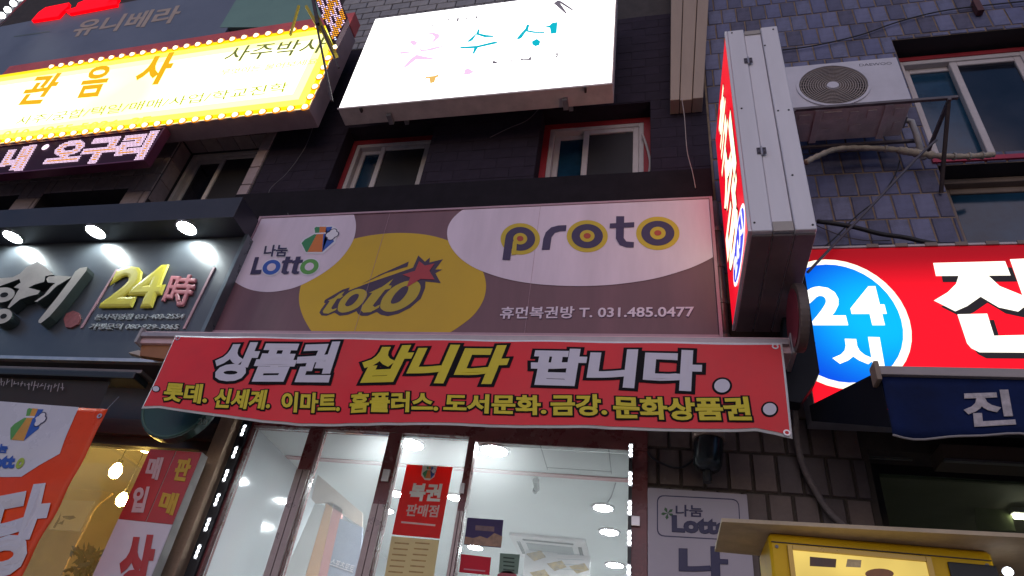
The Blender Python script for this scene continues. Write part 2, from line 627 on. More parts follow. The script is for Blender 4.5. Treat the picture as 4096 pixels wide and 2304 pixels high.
RED_INK = mat('red_ink', (0.55, 0.025, 0.035), 0.5, 0.08, 5)

# ------------------------------------------------------------------ ground and street
def structure(o):
    o['kind'] = 'structure'
    return o
ASPH = mat('street_paving', (0.44, 0.38, 0.34), 0.8, 0.25, 3, 0.4, 120)
structure(MB().add([(-60, -60, 0), (60, -60, 0), (60, 60, 0), (-60, 60, 0)], [(0, 1, 2, 3)]).build('ground', ASPH))
PAVE = mat('pavement_concrete', (0.46, 0.40, 0.36), 0.85, 0.25, 4, 0.3, 90)
structure(MB().box(-14, 14, -2.6, 0.3, 0.004, 0.13).build('pavement', PAVE, bevel=0.01))
# the far side of the street: plain blocks that shade the dusk sky low down
# ------------------------------------------------------------------ middle building (black painted)
XL, XR = -3.95, 0.50           # its facade between the neighbours
HL = (-3.10, -2.11, 5.97, 7.07)
HR = (-1.01, 0.01, 5.97, 7.09)
bmid = thing('shop_building', 'black painted tiled shop building with two red edged windows above the signboard', 'building', (XL / 2, 0.4, 0))
wall_mesh(XL, XR, 3.72, 8.55, [HL, HR], 0.0, 0.34).build('wall', BLACKWALL, bmid)
lay_tiles(bmid, [r for r in tile_rects(XL, XR, 5.62, 8.55, [HL, HR], 0.27, 0.135, 0.004)], 0.0, TILE_BLK, depth=0.0018, name='tile', limit=290)
MB().box(XL, XR, 0.0, 0.34, 8.552, 12.0).build('upper_wall', DARKGROUT, bmid)
lay_tiles(bmid, [r for r in tile_rects(-3.9, -1.2, 8.56, 9.9, [], 0.25, 0.135, 0.010)], 0.0, TILE_GREY, depth=0.008, name='grey_tile', limit=300, rng=random.Random(5))
MB().box(XL, XR - 0.02, -0.17, -0.002, 5.60, 5.955).build('ledge', mat('black_ledge', (0.015, 0.012, 0.016), 0.7, 0.4, 6, spec=0.12), bmid, bevel=0.01)
# plain returns behind the facade so that the windows stay closed to the sky
MB().box(XL, XR, 0.36, 0.40, 3.72, 12.0).build('back_lining', BLACKWALL, bmid)
window(bmid, HL[0] - 0.01, HL[1] + 0.01, HL[2] + 0.16, HL[3] + 0.0, 0.20, 0.36, WHITE_PVC, TEAL_GLASS, MESH_SCREEN, RED_PAINT)
window(bmid, HR[0] - 0.0, HR[1] - 0.0, HR[2] + 0.16, HR[3] + 0.0, 0.20, 0.40, WHITE_PVC, TEAL_GLASS, MESH_SCREEN, RED_PAINT)
for h in (HL, HR):
    MB().box(h[0], h[1], 0.001, 0.339, h[2] + 0.001, h[2] + 0.155).build('sill', BLACKWALL, bmid)

# ------------------------------------------------------------------ right building (slate tiles)
RW1 = (2.13, 3.25, 6.15, 7.70)
RW2 = (2.13, 3.25, 5.15, 6.03)
brt = thing('tiled_building', 'slate blue tiled building with ochre joints behind the outdoor air conditioner', 'building', (1.8, 0.4, 0))
wall_mesh(XR, 8.0, 4.72, 11.5, [RW1, RW2], 0.012, 0.36).build('wall', GROUT, brt)
lay_tiles(brt, tile_rects(XR + 0.02, 7.9, 4.99, 11.4, [RW1, RW2], 0.138, 0.252, 0.011), 0.012, TILE_BLUE, depth=0.006, name='tile', limit=300, rng=random.Random(11))
wall_mesh(-0.10, 8.0, 0.13, 4.715, [(1.25, 3.4, 0.14, 3.62)], 0.012, 0.36).build('lower_wall', mat('lower_grout', (0.07, 0.055, 0.045), 0.95, 0.3, 9), brt)
lay_tiles(brt, tile_rects(-0.09, 1.22, 2.30, 4.2, [], 0.138, 0.252, 0.012), 0.012, TILE_TAN, name='lower_tile', limit=200, rng=random.Random(12))
MB().box(XR, 8.0, 0.365, 0.40, 4.02, 11.5).build('back_lining', BLACKWALL, brt)
reveals([RW1, RW2], 0.012, 0.36, mat('dark_reveal', (0.035, 0.030, 0.034), 0.85, 0.3, 5), brt)  # thin darker lining on the sides and top of both openings
window(brt, 2.14, 3.24, 6.16, 7.66, 0.20, 0.44, WHITE_PVC, TEAL_GLASS, DARK_GLASS, RED_PAINT, ws=0.05, wf=0.05)
window(brt, 2.14, 3.24, 5.16, 6.02, 0.16, 0.9, mat('brown_window_frame', (0.22, 0.16, 0.13), 0.5, 0.2, 5), TEAL_GLASS, TEAL_GLASS, None, ws=0.05, wf=0.05)
MB().box(2.10, 3.25, -0.012, 0.010, 6.05, 6.095).build('red_sill', mat('crimson_paint', (0.42, 0.02, 0.06), 0.5, 0.2, 4), brt)
tm = MB().box(2.83, 2.88, -0.06, -0.003, 7.92, 8.10).build('wall_bracket', mat('old_red_steel', (0.10, 0.03, 0.03), 0.6, 0.3, 9), brt)

# ------------------------------------------------------------------ left building (mauve tiles)
LW = (-5.22, -4.10, 5.6, 7.10)
LW2 = (-6.75, -5.55, 5.3, 6.32)
LW3 = (-8.3, -7.1, 5.3, 6.32)
bl_ = thing('corner_building', 'mauve tiled building with a pale sliding window under the yellow lit sign', 'building', (-6.5, 0.4, 0))
wall_mesh(-12.0, XL - 0.006, 3.99, 12.0, [LW, LW2, LW3], -0.004, 0.34).build('wall', DARKGROUT, bl_)
lay_tiles(bl_, tile_rects(-8.6, XL - 0.02, 5.45, 7.6, [LW, LW2, LW3], 0.30, 0.27, 0.010), -0.004, TILE_MAUVE, name='tile', limit=300, rng=random.Random(13))
MB().box(-12, XL - 0.006, 0.345, 0.39, 3.99, 12).build('back_lining', BLACKWALL, bl_)
window(bl_, LW[0] + 0.03, LW[1] - 0.01, LW[2], LW[3] - 0.02, 0.22, 0.42, mat('beige_window_frame', (0.68, 0.58, 0.52), 0.45, 0.15, 5), DARK_GLASS, MESH_SCREEN, None)
# soffit tiles of the recess
for k in range(5):
    a = LW[0] + 0.02 + k * 0.22
    MB().box(a, a + 0.21, 0.004, 0.19, LW[3] - 0.012, LW[3] - 0.001).build('soffit_tile', TILE_MAUVE[k % 2], bl_)
for k in range(3):
    a = 6.15 + k * 0.31
    MB().box(LW[0] + 0.001, LW[0] + 0.012, 0.004, 0.19, a, a + 0.30).build('reveal_tile', TILE_MAUVE[k % 2], bl_)
for k, h in enumerate((LW2, LW3)):
    MB().box(h[0] + 0.01, h[1] - 0.01, 0.25, 0.30, h[2], h[3] - 0.01).build('window', DARK_GLASS, bl_)

# ------------------------------------------------------------------ lottery logo (bag with clover, "나눔 Lotto")
ZL = zoomed(960, 860, 540 / 2301)
P_TOTO = Pl(-0.25)
def canon(pts):
    """photo pixels of the logo on the main signboard -> upright logo coordinates (unit = bag height)."""
    o = P_TOTO.un(*ZL((1130, 645)))
    h = P_TOTO.un(*ZL((1320, 208))).z - o.z
    return [((p.x - o.x) / h, (p.z - o.z) / h) for p in (P_TOTO.un(*ZL(q)) for q in pts)]
BAG = {
    'green': canon([(1275, 235), (1300, 213), (1365, 216), (1355, 310), (1310, 345), (1155, 640), (1130, 640), (1055, 490), (1110, 430), (1280, 335), (1285, 300)]),
    'orange': canon([(1366, 210), (1474, 210), (1460, 310), (1425, 345), (1405, 640), (1157, 640), (1311, 345), (1356, 310)]),
    'blue': canon([(1476, 215), (1580, 210), (1560, 250), (1461, 320), (1426, 345), (1406, 640), (1610, 460), (1590, 420), (1500, 405)]),
    'band': canon([(1280, 318), (1470, 308), (1470, 331), (1280, 341)]),
    'halo': canon([(1260, 225), (1310, 190), (1600, 190), (1690, 270), (1690, 360), (1640, 420), (1640, 480), (1420, 670), (1130, 670), (1030, 490), (1080, 420), (1260, 320)]),
}
CLO = canon([(1530, 348), (1592, 300), (1622, 345), (1560, 390), (1572, 345)])
def bag_logo(parent, P, org, hgt, halo=True, name='bag_emblem', warp=None, base=0.004, mats=None):
    g, o_, b_ = mats or (DGREEN_INK, ORANGE_INK, BLUE_INK)
    def put(pts, m, lift, nm):
        w3 = [org + P.t * (x * hgt) + Vector((0, 0, z * hgt)) + P.n * lift for x, z in pts]
        if warp: w3 = [warp(p) for p in w3]
        mb = MB().add(w3, [tuple(range(len(w3)))])
        ob = mb.build(nm, m, parent)
        if ob.data.polygons[0].normal.dot(P.n) < 0: ob.data.flip_normals()
    if halo: put(BAG['halo'], WHITE_INK, base - 0.001, name)
    put(BAG['green'], g, base, name); put(BAG['orange'], o_, base, name); put(BAG['blue'], b_, base, name)
    put(BAG['band'], WHITE_INK, base + 0.001, name)
    for i in range(4):
        cx, cz = CLO[i]
        put([(cx + 0.135 * math.cos(a * math.pi / 7), cz + 0.135 * math.sin(a * math.pi / 7)) for a in range(14)], NAVY_INK, base + 0.0015 + i * 0.0001, name)
    for i in range(4):
        cx, cz = CLO[i]
        put([(cx + 0.105 * math.cos(a * math.pi / 7), cz + 0.105 * math.sin(a * math.pi / 7)) for a in range(14)], WHITE_INK, base + 0.0022 + i * 0.0001, name)

# ------------------------------------------------------------------ main signboard
T0, T1, TZ0, TZ1 = -3.46, 0.437, 4.262, 5.52
tsg = thing('shop_signboard', 'long plum signboard with white, yellow and white discs, lottery logos and phone number', 'signboard', ((T0 + T1) / 2, 0, TZ0))
PLUM = pm('plum_sign_face', (75, 50, 56), rough=0.45, var=0.28, scale=2.6, streak=6, bump=0.3, bscale=2.5)
OFFW = pm('off_white_sign_face', (150, 137, 147), rough=0.45, var=0.16, scale=2.6, streak=6, bump=0.3, bscale=2.5)
MB().box(T0, T1, -0.25, -0.01, TZ0, TZ1).build('board', PLUM, tsg, bevel=0.004, seg=1)
fr = MB()
fr.box(T0 - 0.022, T0 - 0.001, -0.262, -0.02, TZ0 - 0.02, TZ1 + 0.02).box(T1 + 0.001, T1 + 0.022, -0.262, -0.02, TZ0 - 0.02, TZ1 + 0.02)
fr.box(T0, T1, -0.261, -0.02, TZ1 + 0.001, TZ1 + 0.02).box(T0, T1, -0.261, -0.02, TZ0 - 0.02, TZ0 - 0.001)
fr.build('frame', pm('sign_frame', (120, 96, 104), rough=0.5), tsg)
ZT = zoomed(800, 750, 2150 / 2576)
def clipx(pts):
    """keep printed outlines on the board"""
    out = []
    for q in pts:
        p = P_TOTO.un(*ZT(q))
        out.append((min(max(p.x, T0 + 0.002), T1 - 0.002), min(max(p.z, TZ0 + 0.002), TZ1 - 0.002)))
    return out
def flat(parent, pts, Y, m, name='print'):
    mb = MB().add([(x, Y, z) for x, z in pts], [tuple(range(len(pts)))])
    o = mb.build(name, m, parent)
    if o.data.polygons[0].normal.y > 0: o.data.flip_normals()
    return o
def sm2(pts, n=6, closed=False):
    return [(p.x, p.y) for p in smooth_pts([(a, b, 0) for a, b in pts], n, closed)]
yel = sm2([(540, 700), (497, 625), (476, 555), (480, 485), (508, 415), (560, 350), (640, 288), (740, 246), (870, 223), (1000, 219), (1120, 234), (1230, 272), (1310, 330), (1355, 400), (1371, 470), (1358, 540), (1313, 610), (1250, 662), (1188, 702)])
flat(tsg, clipx(yel), -0.2515, pm('golden_disc', (139, 111, 6), rough=0.45, var=0.08, scale=1.3), 'golden_disc')
wl = sm2([(738, 128), (748, 180), (738, 245), (700, 312), (640, 375), (560, 430), (470, 475), (400, 494), (330, 502), (260, 495), (205, 476), (160, 448)])
flat(tsg, clipx(wl + [(290, 150)]), -0.253, OFFW, 'white_disc')
wr = sm2([(1268, 100), (1212, 150), (1186, 205), (1195, 270), (1240, 333), (1310, 383), (1400, 420), (1500, 447), (1620, 465), (1750, 473), (1880, 473), (2020, 463), (2180, 438), (2320, 398), (2400, 366), (2470, 330)])
flat(tsg, clipx(wr + [(2450, 30)]), -0.2545, OFFW, 'white_disc')
P_T2 = Pl(-0.2545)
# seams of the stretched film
for x in (-2.18, -0.86):
    MB().box(x - 0.0012, x + 0.0012, -0.2555, -0.2548, TZ0 + 0.002, TZ1 + 0.019).build('seam', MATS['sign_frame'], tsg)
# lottery logo
PB = P_TOTO.un(*ZL((1130, 645)))
hbag = P_TOTO.un(*ZL((1320, 208))).z - PB.z
bag_logo(tsg, P_T2, Vector((PB.x, -0.2545, PB.z)), hbag)
PLG = Pl(-0.2545)
def ltxt(body, bl, br, tl, m, bold, tf, lift=0.004, P=PLG, parent=tsg, grow=0, thick=0.002):
    return lettering(parent, body, P, tf(bl), tf(br), tf(tl), m, bold=bold, lift=lift, thick=thick, grow=grow)
ltxt('나눔', (395, 715), (800, 715), (435, 515), WHITE_INK, 0.03, ZL, 0.001, grow=0.05, thick=0.001)
ltxt('나눔', (395, 715), (800, 715), (435, 515), NAVY_INK, 0.03, ZL)
ltxt('L', (175, 1018), (355, 1010), (260, 725), NAVY_INK, 0.05, ZL)
for c, rx, ry, m, l in (((540, 895), 150, 127, BLUE_INK, 0.004), ((1185, 885), 155, 130, GREEN_INK, 0.004)):
    tilt = [(c[0] + rx * math.cos(a) + 30 * -math.sin(a), c[1] + ry * math.sin(a)) for a in [2 * math.pi * k / 28 for k in range(28)]]
    inn = [(c[0] + rx * 0.5 * math.cos(a) + 15 * -math.sin(a), c[1] + ry * 0.52 * math.sin(a)) for a in [2 * math.pi * k / 28 for k in range(28)]]
    halo = [(c[0] + rx * 1.14 * math.cos(a) + 30 * -math.sin(a), c[1] + ry * 1.16 * math.sin(a)) for a in [2 * math.pi * k / 28 for k in range(28)]]
    print_poly(tsg, PLG, halo, WHITE_INK, 0.002, 'letter_halo', tf=ZL)
    print_poly(tsg, PLG, tilt, m, l, 'round_letter', tf=ZL)
    print_poly(tsg, PLG, inn, OFFW, l + 0.001, 'letter_hole', tf=ZL)
for dx in (0, 175):
    print_poly(tsg, PLG, [(785 + dx, 715), (865 + dx, 712), (850 + dx, 770), (905 + dx, 766), (895 + dx, 815), (830 + dx, 820), (795 + dx, 950), (812 + dx, 968), (840 + dx, 962), (826 + dx, 1006), (750 + dx, 1015), (705 + dx, 985), (745 + dx, 828), (715 + dx, 828), (728 + dx, 785), (770 + dx, 775)], NAVY_INK, 0.0045 + dx * 1e-6, 'letter', tf=ZL)
# comet logo
ZC = zoomed(1180, 980, 720 / 2576)
PCM = Pl(-0.2515)
NAVY2 = mat('aubergine_ink', (0.050, 0.024, 0.062), 0.5, 0.1, 5)
COMETY = mat('bright_yellow_ink', (0.50, 0.36, 0.025), 0.5, 0.06, 5)
print_poly(tsg, PCM, [(350, 970), (375, 920), (440, 832), (415, 828), (428, 788), (680, 640), (785, 607), (765, 655), (1050, 545), (1420, 420), (1690, 325), (1765, 150), (1860, 240), (1930, 180), (1925, 250), (2120, 205), (2010, 350), (2110, 352), (2010, 405), (2088, 548), (1868, 525), (1862, 620), (1800, 770), (1650, 900), (1480, 985), (1330, 1020), (1230, 1000), (1170, 960), (1040, 1015), (950, 1015), (900, 985), (880, 950), (760, 1000), (640, 1015), (570, 970), (450, 1015), (380, 1010)], NAVY2, 0.0015, 'comet_outline', tf=ZC)
print_poly(tsg, PCM, [(950, 562), (1200, 430), (1630, 238), (1610, 310), (1300, 405)], NAVY2, 0.0015, 'comet_streak', tf=ZC)
for nm, pts, s in (
    ('letter', [(470, 800), (560, 760), (640, 700), (710, 665), (670, 725), (695, 730), (650, 765), (605, 772), (520, 905), (540, 925), (600, 905), (590, 930), (480, 985), (410, 980), (398, 950), (500, 805)], 0),
    ('letter', [(615, 900), (650, 800), (760, 690), (880, 635), (980, 640), (1030, 690), (1010, 770), (920, 880), (800, 945), (690, 970), (625, 950)], 4),
    ('letter', [(1055, 690), (1130, 655), (1250, 600), (1410, 485), (1340, 580), (1385, 585), (1370, 625), (1290, 645), (1115, 870), (1145, 892), (1220, 855), (1200, 900), (1080, 965), (980, 970), (945, 940), (960, 880), (1110, 685)], 0),
    ('letter', [(1225, 850), (1270, 740), (1400, 610), (1560, 530), (1700, 510), (1780, 550), (1795, 640), (1720, 780), (1560, 900), (1400, 955), (1290, 950), (1230, 910)], 4)):
    print_poly(tsg, PCM, pts, COMETY, 0.003, nm, tf=ZC, sm=s)
for pts in ([(725, 840), (790, 750), (870, 705), (915, 715), (900, 770), (830, 850), (760, 880), (725, 870)], [(1375, 810), (1430, 710), (1520, 620), (1600, 590), (1625, 625), (1590, 710), (1500, 810), (1400, 845)]):
    print_poly(tsg, PCM, pts, NAVY2, 0.0042, 'letter_hole', tf=ZC, sm=4)
print_poly(tsg, PCM, [(1780, 235), (1860, 300), (2000, 270), (1925, 375), (2000, 500), (1800, 490), (1600, 612), (1650, 470), (1540, 430), (1720, 375)], mat('crimson_ink', (0.42, 0.035, 0.045), 0.5, 0.08, 5), 0.0055, 'star', tf=ZC)
# ring-letter logo
ZP = zoomed(1900, 800, 1000 / 2576)
INK2 = mat('indigo_ink', (0.045, 0.028, 0.090), 0.5, 0.08, 5)
YEL2 = mat('ring_yellow_ink', (0.58, 0.42, 0.02), 0.5, 0.06, 5)
REDDOT = mat('brick_red_ink', (0.42, 0.06, 0.025), 0.5, 0.06, 5)
def rings(c, r):
    for (rx, ry), m, l in zip(r, (YEL2, INK2, YEL2, REDDOT), (0.002, 0.0035, 0.005, 0.0065)):
        print_poly(tsg, P_T2, ell(c, rx, ry, 36), m, l, 'ring', tf=ZP)
rings((1157, 375), ((212, 166), (162, 125), (76, 61), (37, 29)))
rings((1884, 345), ((224, 172), (171, 128), (81, 65), (37, 28)))
rings((467, 403), ((203, 163), (154, 123), (72, 59), (34, 28)))
print_poly(tsg, P_T2, [(393, 425), (432, 452), (424, 566), (376, 572)], YEL2, 0.0052, 'ring', tf=ZP)
print_poly(tsg, P_T2, [(313, 400), (340, 345), (395, 300), (430, 345), (402, 365), (391, 420), (363, 622), (283, 620)], INK2, 0.0056, 'letter', tf=ZP)
print_poly(tsg, P_T2, [(688, 517), (705, 400), (730, 335), (785, 285), (860, 265), (943, 262), (938, 322), (880, 325), (825, 340), (790, 385), (771, 515)], INK2, 0.0035, 'letter', tf=ZP)
print_poly(tsg, P_T2, [(1455, 170), (1538, 170), (1533, 395), (1560, 430), (1638, 437), (1636, 493), (1560, 491), (1490, 465), (1452, 400)], INK2, 0.0035, 'letter', tf=ZP)
print_poly(tsg, P_T2, [(1390, 245), (1642, 232), (1640, 283), (1387, 295)], INK2, 0.0042, 'letter', tf=ZP)
lettering(tsg, '휴먼복권방 T. 031.485.0477', P_TOTO, ZP((252, 1228)), ZP((2262, 1216)), ZP((272, 1105)), mat('pale_mauve_ink', (0.74, 0.62, 0.72), 0.5, 0.06, 5), bold=0.022, lift=0.003)
lettering(tsg, '휴먼복권방 T. 031.485.0477', P_TOTO, ZP((258, 1234)), ZP((2268, 1222)), ZP((278, 1111)), NAVY2, bold=0.022, lift=0.001, thick=0.001, name='lettering_shadow')

# ------------------------------------------------------------------ awning case with the red banner
BY = -0.64
CX0, CX1 = at(570, 1340, -0.6).x, at(3165, 1350, -0.6).x
CZ = at(1900, 1342, -0.6).z
case = thing('awning_case', 'long pale metal awning case running along the foot of the plum signboard', 'awning', ((CX0 + CX1) / 2, -0.3, CZ))
PINKMET = pm('pale_pink_metal', (150, 124, 126), rough=0.4, var=0.12, scale=5)
MB().box(CX0, CX1, -0.60, -0.30, CZ - 0.10, CZ + 0.01).build('case', PINKMET, case, bevel=0.012)
MB().box(CX0 + 0.01, CX1 - 0.02, -0.63, -0.603, CZ - 0.055, CZ - 0.018).build('front_bar', mat('rail_metal', (0.42, 0.36, 0.37), 0.35, 0.15, 6, metal=0.3), case, bevel=0.006)
for x in (CX0, CX1):
    MB().box(x - 0.012, x + 0.012, -0.635, -0.29, CZ - 0.115, CZ + 0.02).build('end_cap', mat('end_cap_plastic', (0.40, 0.36, 0.36), 0.5, 0.2, 8), case, bevel=0.005)
for x in (-2.9, -1.4, 0.2):
    MB().box(x - 0.03, x + 0.03, -0.31, 0.0, CZ - 0.09, CZ - 0.02).build('wall_bracket', GREYMET, case)

ZB1 = zoomed(550, 1320, 1400 / 2576)
ZB2 = zoomed(1900, 1330, 1320 / 2576)
PBN = Pl(BY)
bx0, bx1 = PBN.un(708, 1334).x, PBN.un(3127, 1366).x
bz1 = CZ - 0.058
bot = [(574, 1641), (640, 1636), (767, 1651), (1039, 1686), (1365, 1700), (1900, 1711), (2617, 1720), (2925, 1718), (3027, 1712), (3104, 1724), (3176, 1741)]
botw = [(p.x, p.z) for p in (PBN.un(*q) for q in bot)]
def zbot(x):
    if x <= botw[0][0]: return botw[0][1]
    for (a, za), (b, zb) in zip(botw, botw[1:]):
        if x <= b: return za + (zb - za) * (x - a) / (b - a)
    return botw[-1][1]
CREASES = [(random.uniform(-3.5, 0.7), random.uniform(-1.6, 1.6), random.uniform(0.035, 0.07), random.choice((-1, 1)) * random.uniform(0.0015, 0.0035)) for _ in range(26)]
def crease(x, z):
    return sum(a * math.exp(-((x - c - k * (z - 3.8)) / w_) ** 2) for c, k, w_, a in CREASES)
def bwave(x, z):
    t = (bz1 - z) / 0.65
    return 0.024 * t * math.sin(2.3 * x + 0.6) + 0.012 * t * math.sin(5.1 * x + 1.7 * z) + 0.004 * math.sin(9 * x - 7 * z) + crease(x, z) * min(1, 3 * t) + 0.03 * t * t * math.exp(-((x - bx1) / 0.25) ** 2) - 0.02 * t * math.exp(-((x - bx0) / 0.2) ** 2) + 0.012 * math.exp(-((x - z * 0.9 - (bx1 - 0.42 - bz1 * 0.9)) / 0.06) ** 2) * t
def bwarp(p):
    return Vector((p.x, p.y + bwave(p.x, p.z), p.z))
ban = thing('banner', 'wide red cloth banner with white and yellow voucher lettering hung under the plum signboard', 'banner', ((bx0 + bx1) / 2, BY, 3.4))
BRED = pm('red_banner_cloth', (158, 20, 27), rough=0.5, var=0.10, scale=2.2, bump=0.05, bscale=300)
def banner_sheet(inset0, inset1, Yo, thick, m, name):
    nx, nz = 240, 16
    mb = MB()
    for j in range(nz + 1):
        for i in range(nx + 1):
            u = i / nx
            t_ = j / nz
            xa = bx0 + (botw[0][0] - bx0) * t_ + inset0
            xc = bx1 + (botw[-1][0] - bx1) * t_ - inset0
            x = xr = xa + (xc - xa) * u
            zb = zbot(x) + inset1
            z = (bz1 - inset1) + (zb - bz1 + inset1) * j / nz
            p = bwarp(Vector((xr, BY + Yo, z)))
            mb.v.append(tuple(p))
    n1 = len(mb.v)
    for j in range(nz):
        for i in range(nx):
            a = j * (nx + 1) + i
            mb.f.append((a, a + nx + 1, a + nx + 2, a + 1))
    o = mb.build(name, m, ban, smooth=True)
    if thick:
        md = o.modifiers.new('thickness', 'SOLIDIFY'); md.thickness = thick; md.offset = -1
    return o
banner_sheet(0.0, 0.0, 0.0, 0.0015, pm('white_banner_hem', (190, 164, 178), rough=0.55), 'hem')
banner_sheet(0.012, 0.016, -0.006, 0.0, BRED, 'cloth')
PB3 = Pl(BY - 0.0065)
WB = mat('banner_white_ink', (0.66, 0.62, 0.70), 0.5, 0.06, 4)
YB = mat('banner_yellow_ink', (0.70, 0.56, 0.010), 0.5, 0.06, 4)
def bword(body, bl, br, tl, m, bold, grow):
    lettering(ban, body, PB3, bl, br, tl, BLACK_INK, bold=bold, grow=grow, lift=0.002, thick=0.0015, warp=bwarp, name='lettering_outline')
    lettering(ban, body, PB3, bl, br, tl, m, bold=bold, lift=0.0055, thick=0.002, warp=bwarp)
bword('상품권', ZB1((508, 380)), ZB1((1400, 386)), ZB1((640, 98)), WB, 0.050, 0.062)
bword('삽니다', ZB1((1578, 392)), ZB2((195, 412)), ZB1((1718, 116)), YB, 0.050, 0.062)
bword('팝니다', ZB2((402, 420)), ZB2((1765, 452)), ZB2((462, 130)), WB, 0.050, 0.062)
for body, bl, br, tl in (('롯데.', ZB1((190, 530)), ZB1((508, 548)), ZB1((222, 392))), ('신세계.', ZB1((550, 575)), ZB1((968, 585)), ZB1((585, 432))), ('이마트.', ZB1((1045, 592)), ZB1((1482, 600)), ZB1((1065, 450))),
                         ('홈플러스.', ZB1((1553, 612)), ZB1((2220, 620)), ZB1((1568, 462))), ('도서문화.', ZB1((2255, 618)), ZB2((560, 655)), ZB1((2268, 478))),
                         ('금강.', ZB2((592, 658)), ZB2((1035, 665)), ZB2((592, 490))), ('문화상품권', ZB2((1082, 675)), ZB2((2168, 675)), ZB2((1075, 502)))):
    bword(body, bl, br, tl, YB, 0.040, 0.065)
for c, r, tf in (((1930, 407), 60, ZB2), ((2305, 583), 52, ZB2), ((145, 441), 23, ZB1)):
    print_poly(ban, PB3, ell(c, r * 1.32, r * 1.1), BLACK_INK, 0.0015, 'dot_outline', warp=bwarp, tf=tf)
    print_poly(ban, PB3, ell(c, r * 1.02, r * 0.85), WB, 0.004, 'dot', warp=bwarp, tf=tf)
for x, z in ((bx0 + 0.04, bz1 - 0.03), (bx1 - 0.04, bz1 - 0.03), (bx1 - 0.03, zbot(bx1) + 0.03)):
    MB().ring((x, BY - 0.006 + bwave(x, z), z), (0, -1, 0), 0.014, 0.008, 0.004, 16).build('eyelet', ALU, ban)

# ------------------------------------------------------------------ shopfront: frame, glass, strips
MAROON = pm('maroon_door_frame', (62, 26, 26), rough=0.28, var=0.25, scale=6, k=0.30)
SILV = mat('brushed_frame', (0.30, 0.23, 0.21), 0.3, 0.2, 8, metal=0.4)
front = thing('shopfront', 'maroon framed glass shopfront with four tall panes below the red banner', 'shopfront', (-1.5, 0, 0.13))
PX4 = [(-2.89, -2.43, 3.54), (-2.31, -1.80, 3.54), (-1.69, -1.21, 3.54), (-1.15, -0.135, 3.505)]
GLASS = glassy('clear_glass')
MB().box(-3.0, -0.02, -0.04, 0.05, 3.545, 3.95).build('header', MAROON, front, bevel=0.006)
MB().box(-1.18, -0.02, -0.045, -0.041, 3.508, 3.56).build('header_strip', MAROON, front)
for a, b in ((-3.0, -2.895), (-2.425, -2.315), (-1.795, -1.695), (-1.205, -1.155), (-0.13, -0.02)):
    MB().box(a, b, -0.035, 0.045, 0.13, 3.544).build('mullion', MAROON, front, bevel=0.006)
for a, b in ((-2.425, -2.38), (-1.795, -1.75), (-1.205, -1.185)):
    pass
for (a, b), zt in (((-2.42, -2.32), 3.22), ((-1.79, -1.70), 3.02), ((-1.20, -1.16), 3.02)):
    MB().box(a, (a + b) / 2 - 0.003, -0.05, -0.036, 0.2, zt).box((a + b) / 2 + 0.003, b, -0.05, -0.036, 0.2, zt).build('door_stile', SILV, front)
for x0, x1, z in PX4:
    MB().box(x0, x1, 0.0, 0.008, 0.35, z - 0.001).build('pane', GLASS, front)
    MB().box(x0, x1, -0.03, 0.04, 0.13, 0.349).build('kick_rail', MAROON, front)
# hinge and lock plates
for x, z, w_, h_ in ((-1.74, 3.22, 0.05, 0.085), (-1.19, 3.17, 0.03, 0.07), (-0.09, 3.05, 0.05, 0.06)):
    MB().box(x - w_ / 2, x + w_ / 2, -0.056, -0.037, z - h_ / 2, z + h_ / 2).build('lock_plate', ALU, front, bevel=0.004)
LEDW = emit('led_white', (0.85, 0.95, 1.0), 14.0, sampled=False)
def led_strip(label, a, b, groups, Y, wd, m):
    t = thing('led_strip', label, 'light strip', tuple(b))
    mb = MB()
    d = (b - a)
    mb.hexa([(a.x - wd / 2, Y, b.z), (a.x + wd / 2, Y, b.z), (a.x + wd / 2, Y + 0.03, b.z), (a.x - wd / 2, Y + 0.03, b.z), (a.x - wd / 2, Y, a.z), (a.x + wd / 2, Y, a.z), (a.x + wd / 2, Y + 0.03, a.z), (a.x - wd / 2, Y + 0.03, a.z)])
    mb.build('backing', m, t)
    for px, py in groups:
        c = at(px, py, Y - 0.01)
        MB().box(c.x - 0.012, c.x + 0.012, Y - 0.006, Y - 0.0005, c.z - 0.05, c.z + 0.05).build('led_module', WHITE_PANEL, t)
        for k in (-1, 0, 1):
            MB().disc((c.x, Y - 0.006, c.z + k * 0.031), (0, -1, 0), 0.0105, 12, 0.007, 0.006).build('led', LEDW, t)
    return t
ZG = lambda x, y: (500 + 0.4515 * x, 1650 + 0.4515 * y)
led_strip('black strip with white light dots between wooden post and shop glass', at(988, 1684, -0.06), Vector((-2.95, -0.06, 2.2)), [ZG(*q) for q in ((1045, 155), (970, 350), (890, 555), (812, 770), (727, 990), (640, 1230))], -0.06, 0.075, BLACKMET)
led_strip('string of white light dots down the shopfront edge beside tan wall tiles', at(2523, 1770, -0.055), Vector((-0.125, -0.055, 2.2)), [(2523, 1801), (2521, 1913), (2519, 2030), (2517, 2151), (2515, 2290)], -0.055, 0.02, BLACKMET)
WOOD = mat('weathered_wood', (0.46, 0.31, 0.21), 0.7, 0.4, 3, 0.4, 40, streak=8)
post = tag(MB().box(-3.16, -3.035, -0.10, 0.04, 0.13, 4.2).build('wooden_post', WOOD, bevel=0.008), 'weathered wooden post left of the black light strip', 'post')

